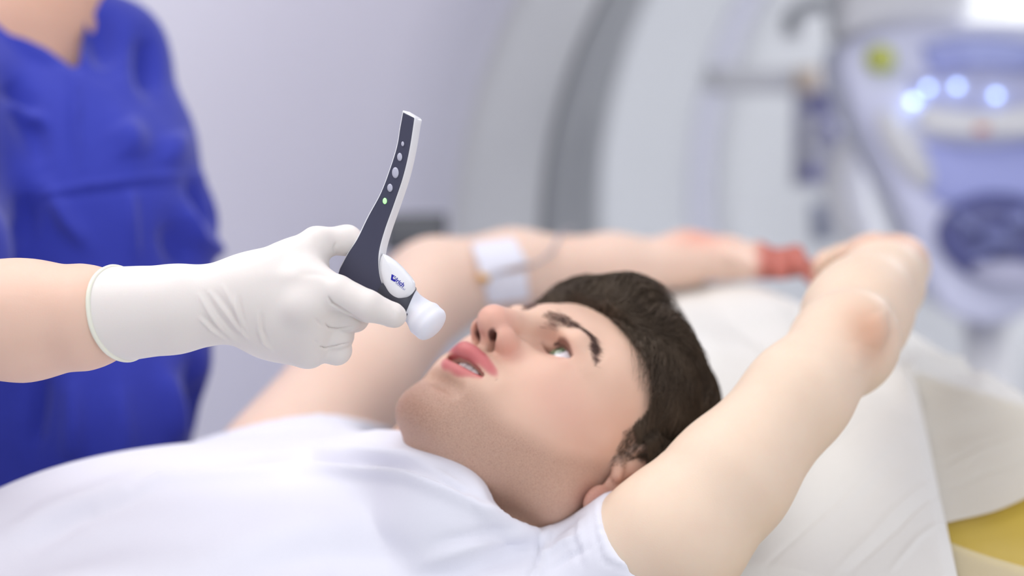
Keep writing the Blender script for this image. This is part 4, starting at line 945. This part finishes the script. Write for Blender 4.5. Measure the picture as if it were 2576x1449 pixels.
# middle, ring, little: first bone seen end-on, then wrapped behind
f.add(cap(Q(775, 775, 1020), Q(873, 790, 1022), 12.2, 10.6), 5)
f.add(cap(Q(873, 790, 1022), Q(893, 800, 1045), 9.2, 8.2), 3); f.add(cap(Q(893, 800, 1045), Q(850, 790, 1068), 8.2, 7.2), 2); f.add(cap(Q(850, 790, 1068), Q(822, 785, 1056), 7, 6), 2)
f.add(cap(Q(775, 822, 1024), Q(845, 840, 1028), 11.2, 10), 2.4)
f.add(cap(Q(845, 840, 1028), Q(856, 845, 1048), 9, 8), 3); f.add(cap(Q(856, 845, 1048), Q(820, 835, 1066), 8, 7), 2); f.add(cap(Q(820, 835, 1066), Q(800, 825, 1054), 7, 6), 2)
f.add(cap(Q(770, 866, 1032), Q(846, 880, 1034), 10, 8.8), 2.0)
f.add(cap(Q(846, 880, 1034), Q(850, 878, 1050), 8.6, 7.4), 3); f.add(cap(Q(850, 878, 1050), Q(815, 868, 1064), 7.2, 6.4), 2)
f.add(ell(Q(765, 772, 1004), (10, 8, 7)), 10)                          # knuckle
CPN = np.array([-.86, -.15, -.46]); CPN /= np.linalg.norm(CPN)
f.plane(Q(306, 793, 1024), CPN, .8)
Vg, Fg = f.extract(); del f
Vg = relief(Vg, Fg, [([(500, 742), (528, 790), (560, 835), (592, 858)], 5, 1.3), ([(515, 735), (548, 790), (580, 830), (615, 857)], 5, -1.0),
    ([(528, 735), (565, 785), (600, 830), (630, 858)], 5, 1.0), ([(545, 735), (585, 790), (618, 840)], 5, -.9), ([(560, 720), (600, 790), (640, 862)], 6, 1.0),
    ([(590, 745), (598, 800), (618, 852)], 4, 1.2), ([(602, 745), (612, 800), (632, 850)], 4, -.9),
    ([(648, 785), (650, 830), (662, 862), (684, 882)], 4, 1.4), ([(660, 790), (662, 830), (674, 858)], 4, -1.0),
    ([(500, 800), (530, 830), (570, 858)], 4, 1.1), ([(508, 792), (540, 822), (582, 852)], 4, -.9),
    ([(826, 748), (836, 764), (858, 778), (885, 795), (915, 812)], 2.3, -2.2), ([(818, 815), (830, 826), (850, 828), (885, 822)], 2.3, -2.0), ([(805, 871), (818, 876), (845, 870), (880, 862)], 2.3, -2.0),
    ([(812, 822), (800, 812), (790, 800)], 4, -.6), ([(800, 865), (788, 855)], 4, -.5), ([(846, 610), (842, 624), (846, 640)], 4, -1.0), ([(985, 768), (992, 780), (990, 800)], 3, -.35), ([(990, 775), (1004, 785), (1010, 800)], 4, .4),
    ([(640, 700), (700, 690), (760, 690)], 20, .5), ([(760, 690), (800, 690), (840, 700)], 8, -.5)])
Vg = Vg+vnormals(Vg, Fg)*(snoise(Vg, .09, 31)*.22+snoise(Vg, .25, 32)*.07)[:, None]
mesh('glove', Vg/1000, Fg, M_glove, NUR)
# rolled bead at the cuff, following the open end
m_ = np.abs((Vg-Q(306, 793, 1024))@CPN) < 1.6; q = Vg[m_]; cen = Q(306, 793, 1024)
ang = np.arctan2(q[:, 1]-cen[1], q[:, 2]-cen[2]); rr = np.hypot(q[:, 1]-cen[1], q[:, 2]-cen[2]); ring = []
for k in range(72):
    a = -math.pi+2*math.pi*(k+.5)/72; mm = np.abs((ang-a+math.pi) % (2*math.pi)-math.pi) < .09
    if mm.any(): t = q[mm][np.argmax(rr[mm])]; ring.append(t)
ring = np.array(ring)
for _ in range(6): ring = (np.roll(ring, 1, 0)+np.roll(ring, -1, 0)+2*ring)/4
v, ff = tube(ring/1000, .0016, 10, closed=True); mesh('cuff_bead', v, ff, M_bead, NUR)

# ================================================================== HANDHELD READER
TILT = math.tan(math.radians(22))*1e-3
def DZ(px, py, off=0.): return 1.030-(px-960)*.2417e-3*.36+(700-py)*.0*1e-3+off
def R_(px, py, off=0.): return P(px, py, DZ(px, py)+off)
RD = thing('handheld_reader', to_world(R_(960, 700)), 'slim curved navy and white handheld reader with buttons, held in the gloved hand', 'medical device')
RD_N = np.array([.36, 0, -.93]); RD_N /= np.linalg.norm(RD_N)       # from the front panel to its back (right, up, back frame)
def slab(name, ol, off, th, m, bevel=.0006, dome=0., parent=None, segs=3, inner=6):
    """closed outline (px) on the tilted reader plane, extruded along RD_N with rounded rims"""
    o2 = np.array(ol, float); N = len(o2); t = np.roll(o2, -1, 0)-np.roll(o2, 1, 0); n2 = np.stack([t[:, 1], -t[:, 0]], 1); n2 /= np.linalg.norm(n2, axis=1, keepdims=True)
    area_ = np.sum(o2[:, 0]*np.roll(o2[:, 1], -1)-np.roll(o2[:, 0], -1)*o2[:, 1])
    if area_ < 0: n2 = -n2
    V = []; lay = []
    px = bevel/.2417e-3
    for k in range(segs+1): a = math.pi/2*k/segs; lay.append((px*(1-math.sin(a)), bevel*(1-math.cos(a)) if False else bevel*(1-math.sin(math.pi/2-a)) if False else bevel*(1-math.cos(math.pi/2-a)) if False else None))
    lay = [(px*(1-math.sin(math.pi/2*k/segs)), bevel*(1-math.sin(math.pi/2*(segs-k)/segs)) if False else bevel*(math.cos(0)-math.cos(math.pi/2*k/segs))) for k in range(segs+1)]
    rows = [(ins, d) for ins, d in lay]+[(ins, th-d) for ins, d in lay[::-1]]
    for ins, d in rows:
        for q, n in zip(o2, n2): V.append(R_(q[0]-n[0]*ins, q[1]-n[1]*ins, off)+RD_N*d)
    Fc = []
    for j in range(len(rows)-1):
        for i in range(N): Fc.append((j*N+i, j*N+(i+1) % N, (j+1)*N+(i+1) % N, (j+1)*N+i))
    # caps as n-gons
    Fc.append(tuple(range(N))[::-1]); Fc.append(tuple((len(rows)-1)*N+i for i in range(N)))
    o = mesh(name, V, Fc, m, parent or RD); 
    for p in (o.data.polygons[-1], o.data.polygons[-2]): p.use_smooth = False
    return o
def cr(pts, n): return spline([(x, y, 0) for x, y in pts], n)[:, :2]
Lf = [(1010.5, 283), (1003.5, 322), (996, 367), (977.5, 427), (955, 486), (923, 545), (896, 600), (873, 636), (852, 676)]
Rt = [(1044, 299), (1031, 377), (1015, 445), (992.5, 513), (970, 577), (956, 627), (952.5, 664), (957, 700), (968, 728), (986, 752), (1003, 762)]
bot = [(1008, 800), (960, 790), (900, 760), (852, 715)]
outer = np.vstack([cr(Lf[::-1], 46), [(1011.5, 279)], [(1014, 277.5)], [(1042, 294)], [(1045, 299)], cr(Rt, 60)[1:], cr([(1003, 762), (1008, 774), (1006, 788), (996, 796), (960, 785), (900, 757), (862, 722), (850, 700), (852, 676)], 40)[1:-1]])
slab('white_shell', outer, 0, .0105, M_white, .0010)
ins = []; 
Lp = [(1013.5, 284), (1006.4, 322), (998.7, 367.6), (980.4, 426.8), (957.7, 486), (926, 545), (899, 600), (876, 636), (855, 675)]
Rp = [(1041, 298), (1028.3, 377), (1012.3, 445), (989.6, 513), (966.8, 577), (953, 627), (950, 664), (954.5, 700), (966, 728), (984, 753), (1003, 764)]
panel = np.vstack([cr(Lp[::-1], 46), [(1015, 283)], [(1040, 296)], cr(Rp, 60), cr([(1003, 764), (1022, 760), (1034, 770), (1028, 788), (1008, 802), (960, 788), (900, 760), (862, 724), (849, 700), (855, 675)], 40)[1:-1]])
slab('navy_panel', panel, -.0007, .006, M_navy, .0005)
def button(x, y, a, b, m, name):
    n = 28; V = []; Fc = []; lay = [(1, .0005), (1, -.0009), (.93, -.0014), (.6, -.00165), (.02, -.0017)]
    for sc, d in lay:
        for j in range(n): t = 2*math.pi*j/n; V.append(R_(x+a*sc*math.cos(t), y+b*sc*math.sin(t), d))
    for i in range(len(lay)-1):
        for j in range(n): Fc.append((i*n+j, i*n+(j+1) % n, (i+1)*n+(j+1) % n, (i+1)*n+j))
    return mesh(name, V, Fc, m, RD)
for (x, y, a, b) in ((1013, 362, 3.8, 6.2), (1005.5, 395, 6.5, 10.5), (994.6, 434.5, 8.6, 14), (981, 472.6, 7, 10.3)): button(x, y, a, b, M_btn, 'button')
button(968, 505.5, 5.3, 7.8, M_led, 'green_light')
# nose housing: navy barrel, white pod, charcoal ring, frosted tip (turned about one axis)
ta = P(905, 655, 1.046); tb = P(1100, 830, 1.026); tax = tb-ta; tl = np.linalg.norm(tax); tax /= tl
ex = np.cross(tax, [0, 0, 1.]); ex /= np.linalg.norm(ex); ey = np.cross(tax, ex)
def along(px, py, d=None):
    p = P(px, py, 1.042); return (p-ta)@tax
wlow = np.array([-.668, -.744, 0])
def turned(name, prof, m, n=56, sh=None):
    if len(prof) > 8: pp_ = spline([(a_, b_, 0) for a_, b_ in prof], 56); sh = list(np.interp(np.linspace(0, len(prof)-1, 56), np.arange(len(prof)), sh)); prof = [(a_, b_) for a_, b_, _ in pp_]
    v, ff = lathe([(s_, max(r, 1e-5)) for s_, r in prof], ta, tax, ex, ey, n=n)
    if sh is not None: k_ = np.tile(np.array(sh), n); v = v+(k_*((v-ta-((v-ta)@tax)[:, None]*tax)@(wlow+np.array([0, 0, .9]))))[:, None]*tax
    return mesh(name, v, ff, m, RD)
s_ring0, s_ring1 = along(998, 742), along(1038, 775)
turned('navy_barrel', [(s_ring0-.014, .0005), (s_ring0-.0135, .0055), (s_ring0-.010, .0078), (s_ring0-.004, .0098), (s_ring0, .0110)], M_navy)
turned('charcoal_ring', [(s_ring0-.006, .0108), (s_ring0-.003, .0117), (s_ring0+.004, .0117), (s_ring1, .0107), (s_ring1+.0008, .0095)], M_ring, sh=[0, 0, .30, .34, .34])
turned('frosted_tip', [(s_ring1-.001, .0090), (s_ring1, .0097), (s_ring1+.0035, .0092), (s_ring1+.0070, .0097), (s_ring1+.010, 0.0105), (s_ring1+.0130, 0.0117), (s_ring1+.0165, 00.0115), (s_ring1+.0195, 0.0115), (s_ring1+.0220, .0100), (s_ring1+.0237, .0068), (s_ring1+.0245, .0030), (s_ring1+.0247, .0001)], M_frost, sh=[.34, .34, .24, .10, 0, 0, 0, 0, 0, 0, 0, 0])
# pod
pod = cr([(963, 638), (957, 652), (955, 672), (957.5, 697), (967, 724), (981, 745), (1001, 756.5), (1024, 750), (1040, 735), (1045, 722), (1042, 707), (1026, 686), (1003, 662), (980, 645), (963, 638)], 90)[:-1]
c0_ = pod.mean(0); V = []; Fc = []; N = len(pod)
lay = [(.97, .020), (1.0, .006), (1.0, .0015), (.985, -.0002), (.96, -.0012), (.88, -.0030), (.83, -.0036), (.6, -.0044), (.3, -.0048), (.02, -.0049)]
for sc, d in lay:
    for q_ in pod: p_ = c0_+(q_-c0_)*sc; V.append(R_(p_[0], p_[1], d))
for j in range(len(lay)-1):
    for i in range(N): Fc.append((j*N+i, j*N+(i+1) % N, (j+1)*N+(i+1) % N, (j+1)*N+i))
Fc.append(tuple(range(N))[::-1]); PODO = mesh('white_pod', V, Fc, M_white, RD)
# print on the pod, wrapped onto its surface
from mathutils.bvhtree import BVHTree
Vp = [Vector(v) for v in V]; bvh = BVHTree.FromPolygons(Vp, [tuple(q) for q in Fc])
def onpod(px, py, lift=.00022):
    d = Vector(P(px, py, 1.0)).normalized(); h = bvh.ray_cast(Vector((0, 0, 0)), d)
    z_ = -h[0].z if h[0] is not None else 1.02
    return P(px, py, z_-lift)
def printing(name, txt, o, ang, size, m, bold=0., space=1.):
    cu = bpy.data.curves.new(name, 'FONT'); cu.body = txt; cu.size = 1; cu.offset = bold; cu.space_character = space; cu.resolution_u = 4
    ob = bpy.data.objects.new(name, cu); COL.objects.link(ob); dg = bpy.context.evaluated_depsgraph_get(); dg.update()
    me = bpy.data.meshes.new_from_object(ob.evaluated_get(dg)); bpy.data.objects.remove(ob)
    ca, sa = math.cos(ang), math.sin(ang); V = [onpod(o[0]+(v.co.x*ca+v.co.y*sa)*size, o[1]+(v.co.x*sa-v.co.y*ca)*size) for v in me.vertices]
    Fc = [tuple(p.vertices) for p in me.polygons]; bpy.data.meshes.remove(me)
    return mesh(name, V, Fc, m, RD, smooth=False)
A0 = math.radians(38)
printing('logo_text', 'lrich', (992.5, 706.5), A0, 15.2, M_logo, .022)
printing('logo_text', 'medical', (994.6, 713.2), A0, 7.2, M_logo, 0, 1.3)
def ppoly(name, pts, m, lift=.00022):
    V = [onpod(x, y, lift) for x, y in pts]; return mesh(name, V, [tuple(range(len(pts)))], m, RD, smooth=False)
ppoly('logo_mark', [(985.3, 689.5), (996.2, 696.0), (993.0, 709.3), (983, 703.6)], M_logo)
printing('logo_letter', 'u', (987.6, 699.2), A0, 12.5, M_white, .04)
for o_x in [o for o in bpy.data.objects if o.name.startswith('logo_letter')]: o_x.data.transform(Matrix.Translation(Vector(CW[:3, 2]*.0002)))
